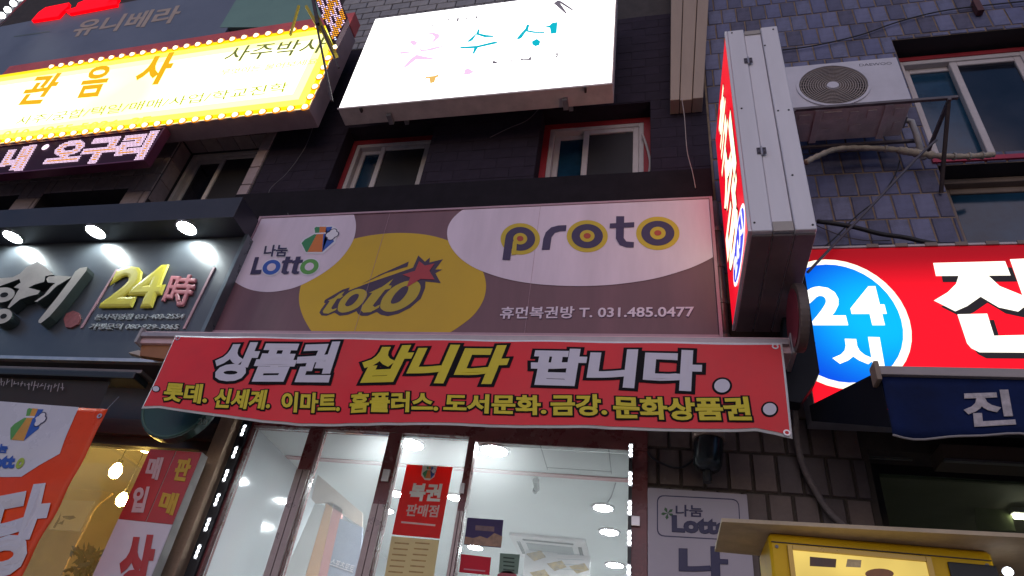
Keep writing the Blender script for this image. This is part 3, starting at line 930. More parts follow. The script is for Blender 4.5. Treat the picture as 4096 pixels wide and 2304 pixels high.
# ------------------------------------------------------------------ lottery shop interior
room = structure(bpy.data.objects.new('shop_room', None)); COL.objects.link(room)
WALLW = mat('white_plaster', (0.74, 0.76, 0.76), 0.6, 0.05, 1.5, 0.05, 60)
GLOSSW = mat('polished_white_wall', (0.60, 0.63, 0.66), 0.10, 0.08, 1.2, spec=1.0)
CEILZ = 3.62
def sheet(name, p, m, parent):
    return MB().add(p, [(0, 1, 2, 3)]).build(name, m, parent)
MB().box(-3.0, 0.2, 0.055, 4.2, CEILZ, CEILZ + 0.05).build('ceiling', WALLW, room)
MB().box(-3.05, -3.0, 0.055, 4.2, 0.13, CEILZ).build('side_wall', GLOSSW, room)
MB().box(0.2, 0.25, 0.38, 4.2, 0.13, CEILZ).build('side_wall', WALLW, room)
MB().box(-0.02, 0.2, 0.37, 0.38, 0.13, CEILZ).build('side_wall', WALLW, room)
MB().box(-3.0, 0.2, 4.2, 4.25, 0.13, CEILZ).build('back_wall', WALLW, room)
MB().box(-3.0, 0.2, 0.05, 4.2, 0.10, 0.14).build('floor', mat('shop_floor', (0.35, 0.33, 0.31), 0.3, 0.2, 3), room)
MB().box(-2.99, 0.19, 0.68, 0.74, CEILZ - 0.012, CEILZ - 0.001).build('ceiling_trim', mat('pink_trim', (0.50, 0.20, 0.21), 0.5, 0.1, 4), room)
for a, b, c, d in ((-0.75, -0.745, 0.10, 0.62), (-0.28, -0.275, 0.10, 0.62), (-0.75, -0.275, 0.58, 0.585)):
    MB().box(a, b, c, d, CEILZ - 0.003, CEILZ - 0.0005).build('hatch_joint', mat('joint_grey', (0.3, 0.32, 0.33), 0.8), room)
LAMP = emit('ceiling_lamp_white', (0.88, 0.98, 1.0), 150.0)
def downlight(px, py, r=0.075, z=CEILZ, label='round white ceiling lamp inside the lottery shop', X=None, grp='ceiling lamps in the lottery shop', em=LAMP):
    p = atz(px, py, z) if X is None else Vector(X)
    t = thing('ceiling_lamp', label, 'lamp', (p.x, p.y, z), grp)
    MB().ring((p.x, p.y, z - 0.001), (0, 0, -1), r + 0.012, 0.02, 0.014, 24).build('rim', WHITE_PANEL, t)
    MB().disc((p.x, p.y, z - 0.001), (0, 0, -1), r, 24, 0.008).build('diffuser', em, t)
ZI = lambda x, y: (800 + 0.7182 * x, 1650 + 0.7182 * y)
for q, r, lab in (((2245, 525), 0.075, 'round ceiling lamp at the end of the drooping cable in the lottery shop'), ((2280, 660), 0.078, 'round ceiling lamp beside the ceiling air conditioner in the lottery shop'), ((2310, 845), 0.08, 'round ceiling lamp just right of the food poster board'), ((2010, 825), 0.085, 'round ceiling lamp showing in front of the food poster board'),
                  ((1640, 205), 0.095, 'large round ceiling lamp at the top corner of the widest pane'), ((1175, 170), 0.095, 'large round ceiling lamp above the red lottery poster'), ((1090, 445), 0.07, 'round ceiling lamp touching the left edge of the red lottery poster'), ((1425, 468), 0.07, 'round ceiling lamp touching the right edge of the red lottery poster')):
    downlight(*ZI(*q), r=r, label=lab)
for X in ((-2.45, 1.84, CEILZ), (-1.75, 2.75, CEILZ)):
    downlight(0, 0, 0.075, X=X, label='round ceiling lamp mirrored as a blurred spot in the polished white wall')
# ceiling cassette
p0, p1 = atz(*ZI(1800, 680), CEILZ), atz(*ZI(2090, 765), CEILZ)
cs = thing('ceiling_cassette', 'square white ceiling air conditioner with dark slots inside the lottery shop', 'air conditioner', (p0.x + 0.2, p0.y + 0.3, CEILZ))
cx, cy = (p0.x + p1.x) / 2, p0.y + 0.28
MB().box(cx - 0.36, cx + 0.36, cy - 0.32, cy + 0.36, CEILZ - 0.03, CEILZ - 0.001).build('panel', WHITE_PANEL, cs, bevel=0.008)
MB().box(cx - 0.22, cx + 0.22, cy - 0.14, cy + 0.22, CEILZ - 0.036, CEILZ - 0.031).build('grille', mat('grille_grey', (0.25, 0.27, 0.28), 0.6), cs)
for k in (0, 1):
    MB().box(cx - 0.24, cx + 0.24, cy - 0.25 + k * 0.52, cy - 0.215 + k * 0.52, CEILZ - 0.036, CEILZ - 0.031).build('slot', BLACKPLA, cs)
    MB().box(cx - 0.31 + k * 0.585, cx - 0.275 + k * 0.585, cy - 0.16, cy + 0.22, CEILZ - 0.036, CEILZ - 0.031).build('slot', BLACKPLA, cs)
# small camera under the ceiling
p = atz(*ZI(1876, 362), CEILZ)
cc = thing('security_camera', 'small black security camera hanging under the white shop ceiling', 'camera', (p.x, p.y, CEILZ))
MB().tube([(p.x, p.y, CEILZ), (p.x, p.y, CEILZ - 0.05)], 0.012, 10).build('mount', BLACKPLA, cc)
MB().tube([(p.x + 0.005, p.y - 0.055, CEILZ - 0.045), (p.x, p.y + 0.06, CEILZ - 0.07)], [0.026, 0.022], 12).build('body', BLACKPLA, cc, smooth=False)
MB().disc((p.x - 0.012, p.y + 0.06, CEILZ - 0.075), (-0.3, 1, -0.2), 0.02, 12, 0.03).build('lens_hood', BLACKPLA, cc)
# pendant cord
a, b = atz(*ZI(2315, 390), CEILZ), atz(*ZI(2270, 500), CEILZ)
tag(MB().tube([a - Vector((0, 0, 0.004)), (a + b) / 2 - Vector((0, 0, 0.03)), b - Vector((0, 0, 0.004))], 0.004, 6).build('drooping_cable', GREYMET), 'thin grey cord drooping across the ceiling to a round lamp', 'cord')
# menu board hung inside
YM = 2.55
MBD = thing('poster_board', 'white board with slanting food photographs hung inside the lottery shop', 'poster', (-0.6, YM, 2.9))
PM_ = Pl(YM)
q0, q1, q2 = PM_.un(*ZI(1812, 765)), PM_.un(*ZI(2175, 785)), PM_.un(*ZI(1800, 960))
MB().box(q0.x, q1.x, YM, YM + 0.02, q2.z - 0.3, q0.z).build('board', WHITE_PANEL, MBD)
for c in ((1870, 795), (1985, 850), (2110, 865), (1890, 900)):
    print_poly(MBD, PM_, [ZI(c[0] - 55, c[1] - 8), ZI(c[0] + 30, c[1] - 26), ZI(c[0] + 58, c[1] + 12), ZI(c[0] - 10, c[1] + 34)], mat('food_photo', (0.45, 0.30, 0.10), 0.5, 0.6, 18), 0.003, 'photo')
for k in range(4):
    y = 800 + k * 28
    print_poly(MBD, PM_, [ZI(1990, y - 14), ZI(2140, y - 8), ZI(2140, y - 4), ZI(1990, y - 10)], mat('soft_grey_ink', (0.35, 0.37, 0.4), 0.6), 0.003, 'text_line')
# display stand behind the second pane
YD = 1.0
PD = Pl(YD)
ds = thing('display_stand', 'blue betting display with white, orange and red side stripes behind the glass', 'display', (-2.4, YD, 0.14))
def dquad(pts, m, name, lift=0.0, th=0.03):
    w3 = [PD.un(*ZI(*q)) + PD.n * lift for q in pts]
    return MB().slab(w3, PD.n * -th).build(name, m, ds)
dquad([(640, 505), (700, 520), (560, 990), (430, 990)], mat('display_white', (0.78, 0.79, 0.77), 0.4, 0.1, 3), 'white_panel')
dquad([(702, 500), (745, 500), (640, 990), (565, 990)], mat('display_orange', (0.78, 0.42, 0.20), 0.45, 0.15, 3), 'orange_stripe')
dquad([(747, 505), (795, 540), (690, 990), (642, 990)], mat('display_red', (0.74, 0.30, 0.28), 0.45, 0.15, 3), 'red_stripe')
dquad([(780, 590), (905, 640), (880, 990), (692, 990)], mat('display_blue', (0.36, 0.40, 0.52), 0.4, 0.2, 3), 'blue_face', 0.002)
lettering(ds, '스포츠토토', PD, ZI(722, 850), ZI(852, 895), ZI(738, 812), WHITE_INK, bold=0.03, lift=0.006)
dquad([(655, 345), (905, 560), (905, 640), (700, 505), (640, 505), (620, 480)], mat('shading_peach', (0.76, 0.64, 0.55), 0.5, 0.15, 3), 'shading_sheet', 0.0, 0.012)  # flat peach sheet painted in for the diagonal shading above the display
# ------------------------------------------------------------------ stickers and posters on the panes
PGL = Pl(-0.002)
def zi_poly(parent, pts, m, lift, name):
    return print_poly(parent, PGL, [ZI(*q) for q in pts], m, lift, name)
def sticker(name, label, cat, pts, m):
    w3 = [PGL.un(*ZI(*q)) + PGL.n * 0.0035 for q in pts]
    o = thing(name, label, cat, tuple(w3[2]))
    MB().slab(w3, PGL.n * -0.003).build('sheet', m, o)
    return o
RPOST = papery('red_poster_paper', (0.72, 0.02, 0.012))
rp = sticker('poster', 'red lottery retailer poster with bag emblem on the third glass pane', 'poster', [(1153, 290), (1408, 305), (1335, 703), (1070, 680)], RPOST)
PPO = Pl(-0.006)
WP = mat('poster_white', (0.72, 0.70, 0.62), 0.5, 0.05, 4)
lettering(rp, '복권', PPO, ZI(1158, 492), ZI(1335, 500), ZI(1180, 392), WP, bold=0.045, lift=0.002)
lettering(rp, '판매점', PPO, ZI(1142, 578), ZI(1322, 586), ZI(1158, 510), mat('poster_pinkish', (0.66, 0.42, 0.36), 0.5, 0.1, 4), bold=0.03, lift=0.002)
print_poly(rp, PPO, [ZI(*q) for q in ((1240, 294), (1322, 299), (1305, 360), (1278, 378), (1252, 376), (1232, 350))], WP, 0.001, 'badge')
c0 = PPO.un(*ZI(1252, 366))
bag_logo(rp, PPO, Vector((c0.x, PPO.a.y, c0.z)), 0.085, halo=False, base=0.002)
print_poly(rp, PPO, [ZI(*q) for q in ((1122, 606), (1312, 624), (1310, 634), (1120, 616))], MATS['poster_pinkish'], 0.0015, 'text_line')
bp_ = sticker('paper_notice', 'cream paper notice with rows of print below the red poster', 'notice', [(1068, 690), (1333, 712), (1296, 960), (1020, 960)], papery('cream_paper', (0.72, 0.60, 0.36)))
for r in range(6):
    for c in range(2):
        x, y = 1085 + c * 115 - r * 7, 722 + r * 32
        print_poly(bp_, PPO, [ZI(x, y), ZI(x + 80, y + 6), ZI(x + 78, y + 14), ZI(x - 2, y + 8)], mat('tan_ink', (0.45, 0.28, 0.12), 0.6, 0.3, 30), 0.001, 'text_line')
pu = sticker('window_sticker', 'purple sticker with a golden sunset scene near the pane edge', 'sticker', [(1490, 586), (1690, 600), (1676, 754), (1470, 736)], papery('purple_film', (0.075, 0.045, 0.16), 0.4, 0.3))
print_poly(pu, PPO, [ZI(*q) for q in ((1476, 690), (1520, 700), (1560, 688), (1600, 702), (1640, 672), (1684, 690), (1677, 750), (1471, 734))], mat('sunset_film', (0.32, 0.17, 0.10), 0.4, 0.4, 20), 0.001, 'sunset_print')
print_poly(pu, PPO, [ZI(*q) for q in ((1535, 628), (1640, 636), (1638, 664), (1533, 656))], mat('faded_gold', (0.20, 0.11, 0.12), 0.5, 0.3, 20), 0.001, 'text_line')
rc = sticker('card_sticker', 'plain crimson card sticker below the purple sticker', 'sticker', [(1455, 789), (1622, 808), (1612, 906), (1444, 890)], papery('crimson_film', (0.62, 0.015, 0.05)))
print_poly(rc, PPO, [ZI(*q) for q in ((1470, 868), (1590, 880), (1588, 888), (1468, 876))], mat('pink_ink', (0.6, 0.2, 0.25), 0.5), 0.001, 'text_line')
gs = sticker('notice_sticker', 'grey green notice sticker with dark lines beside the crimson card sticker', 'sticker', [(1672, 784), (1782, 792), (1770, 900), (1664, 892)], papery('sage_film', (0.26, 0.34, 0.28)))
for r in range(4):
    print_poly(gs, PPO, [ZI(1690, 804 + r * 22), ZI(1752, 810 + r * 22), ZI(1751, 818 + r * 22), ZI(1689, 812 + r * 22)], mat('dark_green_ink', (0.04, 0.07, 0.05), 0.6), 0.001, 'text_line')
oc = sticker('warning_sticker', 'dark red octagonal sticker at the foot of the grey green notice', 'sticker', [(1690, 884), (1730, 884), (1762, 902), (1770, 930), (1750, 960), (1680, 960), (1650, 930), (1658, 902)], mat('maroon_film', (0.33, 0.03, 0.05), 0.4, 0.15, 6))

# ------------------------------------------------------------------ blade sign on the right
BX0, BX1, BZ0, BZ1 = 0.535, 0.862, 4.30, 6.22
BYF, BYB = -1.22, -0.25
bs = thing('blade_sign', 'tall projecting lightbox sign with red lit face and white hinged front edge', 'sign', ((BX0 + BX1) / 2, -0.2, BZ0))
CREAM = mat('white_sign_steel', (0.78, 0.74, 0.78), 0.45, 0.10, 3, streak=6)
GREYU = mat('sign_underside', (0.16, 0.13, 0.13), 0.55, 0.2, 5)
w3 = (BX1 - BX0) / 3
for k in range(3):
    a = BX0 + k * w3
    mid = k == 1
    # every third of the edge profile is a channel of its own, the middle one set back
    MB().box(a + 0.002, a + w3 - 0.002, BYF + (0.014 if mid else 0), BYB, BZ0 + (0.012 if mid else 0), BZ1 - (0.015 if mid else 0)).build('edge_channel', CREAM, bs, bevel=0.004, seg=1)
for k in range(3):
    a = BX0 + k * w3
    MB().box(a + 0.004, a + w3 - 0.004, BYF + 0.03, BYB - 0.004, BZ0 - 0.012, BZ0 - 0.001).build('underside_strip', GREYU, bs, bevel=0.003, seg=1)
MB().box(BX0 + w3 + 0.004, BX0 + 2 * w3 - 0.004, BYF + 0.006, BYF + 0.012, BZ0 + 0.002, BZ0 + 0.07).build('end_plate', mat('beige_plate', (0.42, 0.37, 0.33), 0.5), bs)
MB().box(BX0 + w3 + 0.004, BX0 + 2 * w3 - 0.004, BYF + 0.006, BYF + 0.012, BZ1 - 0.06, BZ1 - 0.017).build('end_plate', MATS['beige_plate'], bs)
REDLIT = emit('red_lit_face', (0.80, 0.004, 0.02), 1.0, var=0.25, scale=2)
MB().box(BX0 - 0.012, BX0 - 0.001, BYF + 0.02, BYB - 0.005, BZ0 + 0.02, BZ1 - 0.02).build('lit_face', REDLIT, bs)
MB().box(BX1 + 0.0005, BX1 + 0.002, BYF + 0.02, BYB - 0.005, BZ0 + 0.02, BZ1 - 0.02).build('far_face', emit('red_dim_face', (0.8, 0.012, 0.03), 0.02), bs)
fe = MB()
fe.box(BX0 - 0.016, BX0 - 0.0005, BYF + 0.001, BYF + 0.019, BZ0, BZ1).box(BX0 - 0.016, BX0 - 0.0005, BYF + 0.02, BYB, BZ0, BZ0 + 0.018)
fe.build('face_frame', CREAM, bs)
# lettering on the red face (seen edge-on)
PF = Pl(0, (BX0 - 0.014, BYB), (BX0 - 0.014, BYF))
PF.t = Vector((0, -1, 0)); PF.n = Vector((-1, 0, 0)); PF.a = Vector((BX0 - 0.014, BYB, 0))
def face_text(body, y0, y1, z0, z1, m, bold, lift=0.002, thick=0.002, grow=0):
    v, f, bb = glyph(body, bold)
    if grow: v, f, _ = glyph(body, bold + grow)
    zm = max(abs(q[2]) for q in v) or 1
    vs = [(BX0 - 0.014 - lift - thick * (0.5 + 0.5 * q[2] / zm), y0 + (y1 - y0) * (q[0] - bb[0]) / (bb[1] - bb[0]), z0 + (z1 - z0) * (q[1] - bb[2]) / (bb[3] - bb[2])) for q in v]
    MB().add(vs, f).build('lettering', m, bs)
WLIT = emit('warm_white_lit', (1.0, 0.93, 0.62), 1.6, sampled=False)
for body, z0, z1, y0, y1 in (('호', 5.78, 6.05, -0.50, -0.95), ('구', 5.42, 5.72, -0.45, -0.95), ('식', 4.98, 5.50, -0.42, -1.10), ('당', 4.62, 5.05, -0.34, -1.05)):
    face_text(body, y0, y1, z0, z1, BLACK_INK, 0.045, 0.0008, 0.001, grow=0.02)
    face_text(body, y0, y1, z0, z1, WLIT, 0.045, 0.0025)
def face_ellipse(cy, cz, ry, rz, m, lift):
    vs = [(BX0 - 0.014 - lift, cy + ry * math.cos(2 * math.pi * k / 32), cz + rz * math.sin(2 * math.pi * k / 32)) for k in range(32)]
    MB().add(vs, [tuple(reversed(range(32)))]).build('oval', m, bs)
face_ellipse(-0.86, 4.50, 0.34, 0.155, emit('oval_white_lit', (0.95, 0.95, 1.0), 1.3, sampled=False), 0.003)
face_ellipse(-0.86, 4.50, 0.31, 0.132, emit('oval_blue_lit', (0.02, 0.05, 0.75), 1.0, sampled=False), 0.004)
face_text('24시', -0.62, -1.10, 4.42, 4.58, emit('oval_white_lit', (1, 1, 1), 1.3), 0.03, 0.005)
# hinges and screws on the white edge
for z in (5.845, 4.86 + 0.08):
    h = MB()
    x = BX0 + w3
    h.box(x - 0.026, x - 0.003, BYF - 0.006, BYF - 0.0005, z - 0.028, z + 0.028).box(x + 0.003, x + 0.026, BYF - 0.006, BYF - 0.0005, z - 0.028, z + 0.028)
    hp = h.build('hinge', mat('hinge_steel', (0.10, 0.09, 0.11), 0.4, 0.2, 20, metal=0.6), bs, bevel=0.002, seg=1)
    MB().tube([(x, BYF - 0.006, z - 0.034), (x, BYF - 0.006, z + 0.034)], 0.006, 10).build('hinge_pin', ALU, hp)
    for dx in (-0.015, 0.015):
        for dz in (-0.016, 0.016):
            MB().disc((x + dx, BYF - 0.0062, z + dz), (0, -1, 0), 0.0045, 8, 0.002).build('screw', BLACKPLA, hp)
for x, z in ((BX0 + 0.03, BZ1 - 0.03), (BX1 - 0.03, BZ1 - 0.04), (BX0 + 0.03, 5.35), (BX1 - 0.03, 5.30), (BX0 + 0.02, BZ0 + 0.06), (BX1 - 0.02, BZ0 + 0.03), (BX1 - 0.075, 4.72), (BX1 - 0.09, 5.30), (BX1 - 0.10, 6.0)):
    MB().disc((x, BYF - 0.0005, z), (0, -1, 0), 0.006, 10, 0.003).build('screw', BLACKPLA, bs)
for z in (4.6, 5.9):
    MB().box(BX0 + 0.10, BX0 + 0.16, BYB, 0.0, z - 0.03, z + 0.03).build('mounting_arm', GREYMET, bs)

# second, beige projecting sign above it (only its foot is in view)
def bpx(px, py, Y): return at(px, py, Y)
QY = -0.17
QZ = at(2750, 395, QY).z
q2 = thing('projecting_sign', 'beige ribbed metal sign edge reaching up from beside the right window', 'sign', (at(2750, 395, QY).x, -0.1, QZ))
BEIGE = mat('beige_sign_steel', (0.40, 0.29, 0.22), 0.5, 0.15, 3, streak=6)
xb = [at(px, 395, QY).x for px in (2680, 2719, 2770, 2815)]
xt = [at(px, 0, QY).x for px in (2683, 2732, 2790, 2838)]
zt = at(2750, 0, QY).z
for k in range(3):
    f_ = QY + (0.010 if k == 1 else 0)
    e = 1.35
    t0, t1 = xb[k] + (xt[k] - xb[k]) * e + 0.002, xb[k + 1] + (xt[k + 1] - xb[k + 1]) * e - 0.004
    zz = QZ + (zt - QZ) * e
    MB().hexa([(xb[k] + 0.002, f_, QZ), (xb[k + 1] - 0.004, f_, QZ), (xb[k + 1] - 0.004, -0.01, QZ), (xb[k] + 0.002, -0.01, QZ), (t0, f_, zz), (t1, f_, zz), (t1, -0.01, zz), (t0, -0.01, zz)]).build('edge_channel', BEIGE, q2, bevel=0.004, seg=1)

# drain pipe between signboard and blade sign
dp_ = thing('drain_pipe', 'grey drain pipe beside the right end of the plum signboard', 'pipe', (0.50, -0.10, 4.1))
PIPE = mat('pipe_grey', (0.20, 0.20, 0.20), 0.35, 0.25, 10, metal=0.5)
MB().tube([(0.485, -0.12, 4.1), (0.485, -0.12, 5.6)], 0.035, 16).build('pipe', PIPE, dp_, smooth=True)
for z in (4.32, 4.62, 4.95, 5.3):
    MB().tube([(0.485, -0.12, z - 0.018), (0.485, -0.12, z + 0.018)], 0.041, 16).build('collar', PIPE, dp_)
    MB().box(0.47, 0.50, -0.085, -0.001, z - 0.012, z + 0.012).build('clip', RUST, dp_)

# ------------------------------------------------------------------ outdoor air conditioner on its steel frame
AY = -0.50
AX0, AX1, AZ0, AZ1 = 1.065, 1.86, 6.17, 6.735
AYB = -0.18
ac = thing('air_conditioner', 'white outdoor air conditioner with round fan grille on a wall bracket', 'air conditioner', ((AX0 + AX1) / 2, -0.34, AZ0))
ACW = mat('air_conditioner_white', (0.63, 0.60, 0.66), 0.45, 0.12, 4)
ACU = mat('air_conditioner_base', (0.80, 0.70, 0.68), 0.55, 0.25, 6, 0.2, 25)
FC = Vector((1.375, AY, 6.45)); FR = 0.243
# front panel with a round opening
n = 48
mb = MB()
ringp = [(FC.x + FR * math.cos(2 * math.pi * k / n), FC.z + FR * math.sin(2 * math.pi * k / n)) for k in range(n)]
def edgep(a):
    c, s_ = math.cos(a), math.sin(a)
    ts = []
    if c > 1e-6: ts.append((AX1 - FC.x) / c)
    if c < -1e-6: ts.append((AX0 - FC.x) / c)
    if s_ > 1e-6: ts.append((AZ1 - FC.z) / s_)
    if s_ < -1e-6: ts.append((AZ0 + 0.03 - FC.z) / s_)
    t_ = min(ts)
    return (FC.x + c * t_, FC.z + s_ * t_)
corner = [math.atan2(zc - FC.z, xc - FC.x) % (2 * math.pi) for xc in (AX0, AX1) for zc in (AZ0 + 0.03, AZ1)]
angs = sorted(set([2 * math.pi * k / n for k in range(n)] + corner))
for k in range(len(angs)):
    a0, a1 = angs[k], angs[(k + 1) % len(angs)]
    i0 = (FC.x + FR * math.cos(a0), FC.z + FR * math.sin(a0)); i1 = (FC.x + FR * math.cos(a1), FC.z + FR * math.sin(a1))
    o0, o1 = edgep(a0), edgep(a1)
    mb.add([(i0[0], AY, i0[1]), (o0[0], AY, o0[1]), (o1[0], AY, o1[1]), (i1[0], AY, i1[1])], [(0, 1, 2, 3)])
    mb.add([(i0[0], AY, i0[1]), (i1[0], AY, i1[1]), (i1[0], AY + 0.06, i1[1]), (i0[0], AY + 0.06, i0[1])], [(0, 1, 2, 3)])
mb.build('front_panel', ACW, ac)
cas = MB()
cas.box(AX0, AX0 + 0.004, AY + 0.0005, AYB, AZ0 + 0.03, AZ1).box(AX1 - 0.004, AX1, AY + 0.0005, AYB, AZ0 + 0.03, AZ1)
cas.box(AX0 + 0.004, AX1 - 0.004, AY + 0.0005, AYB, AZ1 - 0.004, AZ1).box(AX0 + 0.004, AX1 - 0.004, AYB - 0.004, AYB, AZ0 + 0.03, AZ1 - 0.004)
cas.build('casing', ACW, ac)
MB().disc((FC.x, AY + 0.058, FC.z), (0, -1, 0), FR, 40).build('fan_well', mat('fan_well_dark', (0.035, 0.028, 0.026), 0.7), ac)
fan = MB()
for k in range(3):
    a0 = k * 2.094 + 0.4
    pts = []
    for r_, da, dy in ((0.05, -0.3, 0.05), (0.21, -0.45, 0.052), (0.215, 0.35, 0.03), (0.05, 0.5, 0.028)):
        pts.append((FC.x + r_ * math.cos(a0 + da), AY + dy, FC.z + r_ * math.sin(a0 + da)))
    fan.slab(pts, (0, 0.003, 0))
fan.build('fan', mat('fan_grey', (0.10, 0.085, 0.08), 0.5), ac)
GRL = mat('grille_beige', (0.40, 0.33, 0.30), 0.5, 0.15, 10)
MB().ring((FC.x, AY - 0.001, FC.z), (0, -1, 0), FR + 0.006, 0.020, 0.010, 48).build('fan_rim', ACW, ac)
for i, r_ in enumerate((0.055, 0.072, 0.089, 0.106, 0.123, 0.140, 0.157, 0.174, 0.191, 0.208, 0.225, 0.238)):
    MB().ring((FC.x, AY + 0.002, FC.z), (0, -1, 0), r_, 0.0055, 0.006, 44).build('grille_ring', GRL, ac)
sp = MB()
for k in range(36):
    a = 2 * math.pi * k / 36
    c, s_ = math.cos(a), math.sin(a)
    sp.beam((FC.x + 0.045 * c, AY + 0.005, FC.z + 0.045 * s_), (FC.x + FR * c, AY + 0.005, FC.z + FR * s_), 0.003, 0.004, (0, 1, 0))
sp.build('grille_spokes', GRL, ac)
MB().disc((FC.x, AY + 0.004, FC.z), (0, -1, 0), 0.045, 28, 0.012, 0.040).build('hub_cap', ACW, ac)
PAC = Pl(AY)
lettering(ac, 'DAEWOO', PAC, (3438, 266), (3568, 258), (3436, 256), mat('grey_print', (0.12, 0.12, 0.15), 0.5), bold=0.0, lift=0.001, thick=0.0005)
MB().box(AX0 + 0.001, AX1 - 0.001, AY + 0.002, AYB, AZ0 + 0.018, AZ0 + 0.029).build('base_pan', ACU, ac)
for x0_, x1_, y0_, y1_ in ((0.05, 0.13, 0.05, 0.10), (0.05, 0.13, 0.14, 0.22), (0.22, 0.34, 0.04, 0.08), (0.20, 0.36, 0.11, 0.16), (0.40, 0.46, 0.05, 0.15), (0.42, 0.50, 0.18, 0.25), (0.52, 0.58, 0.05, 0.12), (0.20, 0.30, 0.20, 0.26), (0.70, 0.76, 0.05, 0.12), (0.72, 0.77, 0.18, 0.26)):
    MB().box(AX0 + x0_, AX0 + x1_, AY + y0_, AY + y1_, AZ0 + 0.008, AZ0 + 0.0175).build('embossing', ACU, ac, bevel=0.006)
for x in (AX0 + 0.155, AX0 + 0.625):
    MB().box(x, x + 0.05, AY + 0.008, AYB + 0.01, AZ0, AZ0 + 0.012).build('foot', ACU, ac, bevel=0.003, seg=1)
vt = MB().box(AX1 + 0.001, AX1 + 0.03, AYB - 0.14, AYB - 0.03, AZ0 + 0.06, AZ0 + 0.26).build('valve_cover', GREYMET, ac, bevel=0.008)
MB().tube([(AX1 + 0.03, AYB - 0.06, AZ0 + 0.12), (AX1 + 0.08, AYB - 0.06, AZ0 + 0.10), (AX1 + 0.10, AYB - 0.02, AZ0 - 0.02), (AX1 + 0.13, AYB + 0.06, AZ0 - 0.2)], 0.022, 10).build('pipe_end', mat('lagging_white', (0.45, 0.43, 0.44), 0.7, 0.2, 20), ac, smooth=True)
# bracket
br = thing('wall_bracket_frame', 'brown angle iron bracket frame carrying the outdoor air conditioner', 'bracket', (1.5, -0.3, 5.7))
STL = mat('bracket_steel', (0.13, 0.11, 0.12), 0.5, 0.3, 12)
for nm, a, b in (('front_rail', (AX0 - 0.05, AY - 0.018, AZ0 + 0.0), (2.14, AY - 0.018, AZ0 + 0.0)), ('rear_rail', (AX0 - 0.05, AYB + 0.03, AZ0 - 0.02), (2.0, AYB + 0.03, AZ0 - 0.02)),
                 ('side_arm', (1.06, AY - 0.03, AZ0 - 0.02), (1.06, 0.0, AZ0 - 0.02)), ('side_arm', (2.08, AY - 0.03, AZ0 - 0.02), (2.08, 0.0, AZ0 - 0.02)),
                 ('brace', (2.08, AY, AZ0 - 0.03), (2.08, -0.01, 5.72)), ('brace', (1.06, AY, AZ0 - 0.03), (1.06, -0.01, 5.72))):
    MB().beam(a, b, 0.022, 0.024).build(nm, STL if nm != 'brace' else RUST, br)
# insulated hose
hz = [at(x, y, Y) for x, y, Y in ((3222, 650, -0.35), (3270, 625, -0.30), (3345, 597, -0.22), (3450, 592, -0.18), (3570, 598, -0.16), (3640, 608, -0.15), (3720, 620, -0.14), (3800, 626, -0.12), (3900, 624, -0.10), (3975, 618, -0.08))]
hz = smooth_pts(hz, 7)
hose = thing('insulated_hose', 'cream taped pipe running below the outdoor air conditioner to the window', 'pipe', tuple(hz[-1]))
HOSE = mat('cream_tape', (0.44, 0.37, 0.29), 0.7, 0.3, 20, 0.3, 60)
MB().tube(hz, [0.021 + 0.003 * math.sin(i * 2.1) + (0.012 if 30 < i < 44 else 0) * abs(math.sin(i * 1.3)) for i in range(len(hz))], 10).build('pipe', HOSE, hose, smooth=True)
for i in range(26, len(hz) - 2, 4):
    MB().tube([hz[i] + Vector((0, 0, 0)), hz[i] + (hz[i + 1] - hz[i]) * 0.5], 0.029, 10).build('tape_wrap', mat('tape_grey', (0.40, 0.36, 0.32), 0.6, 0.3, 20), hose)

# ------------------------------------------------------------------ cables
def cable(label, pts, r, m, n=6, name='cable'):
    p = smooth_pts([at(*q) for q in pts], n)
    return tag(MB().tube(p, r, 6).build(name, m, smooth=True), label, 'cable')
CBL = mat('black_cable', (0.02, 0.02, 0.024), 0.6)
GCB = mat('grey_conduit', (0.10, 0.09, 0.11), 0.5)
cable('thick grey conduit slanting from the bracket down to the red 24 hour sign', [(3745, 560, -0.42), (3660, 640, -0.40), (3480, 830, -0.37), (3330, 985, -0.36), (3230, 1090, -0.35)], 0.010, GCB)
cable('thin black cable hanging beside the thick grey conduit', [(3600, 640, -0.06), (3580, 700, -0.06), (3520, 790, -0.06), (3430, 860, -0.06), (3330, 960, -0.08), (3262, 1010, -0.1)], 0.005, CBL)
cable('black cable bundle lying along the top of the red 24 hour sign', [(3268, 885, -0.08), (3400, 905, -0.08), (3520, 935, -0.08), (3620, 950, -0.1), (3720, 972, -0.12), (3830, 985, -0.14)], 0.017, CBL)
cable('thin grey wire dipping below the black cable bundle', [(3262, 900, -0.05), (3360, 940, -0.05), (3450, 960, -0.05), (3560, 962, -0.05)], 0.004, GCB)
cable('thin dark wire stapled high across the slate tiles above the air conditioner', [(3130, 200, -0.02), (3260, 182, -0.02), (3440, 140, -0.02), (3600, 85, -0.02), (3790, 40, -0.02), (4096, 5, -0.02)], 0.006, CBL)
cable('pale thin wire hanging below the beige projecting sign', [(2727, 395, -0.3), (2738, 470, -0.25), (2748, 600, -0.2), (2770, 690, -0.19), (2782, 752, -0.185)], 0.004, mat('pale_wire', (0.35, 0.31, 0.29), 0.6))
cable('thin wire looping down the black wall to the signboard corner', [(1258, 490, -0.05), (1220, 590, -0.05), (1150, 690, -0.05), (1090, 745, -0.05), (1075, 775, -0.06), (1090, 800, -0.08), (1140, 830, -0.12), (1155, 868, -0.2)], 0.0035, mat('dim_wire', (0.12, 0.11, 0.12), 0.6))
cable('thin wire hanging from the white lit sign over the black wall', [(2160, 430, -0.03), (2110, 480, -0.02), (2030, 515, -0.02), (1960, 550, -0.02)], 0.004, MATS['dim_wire'])
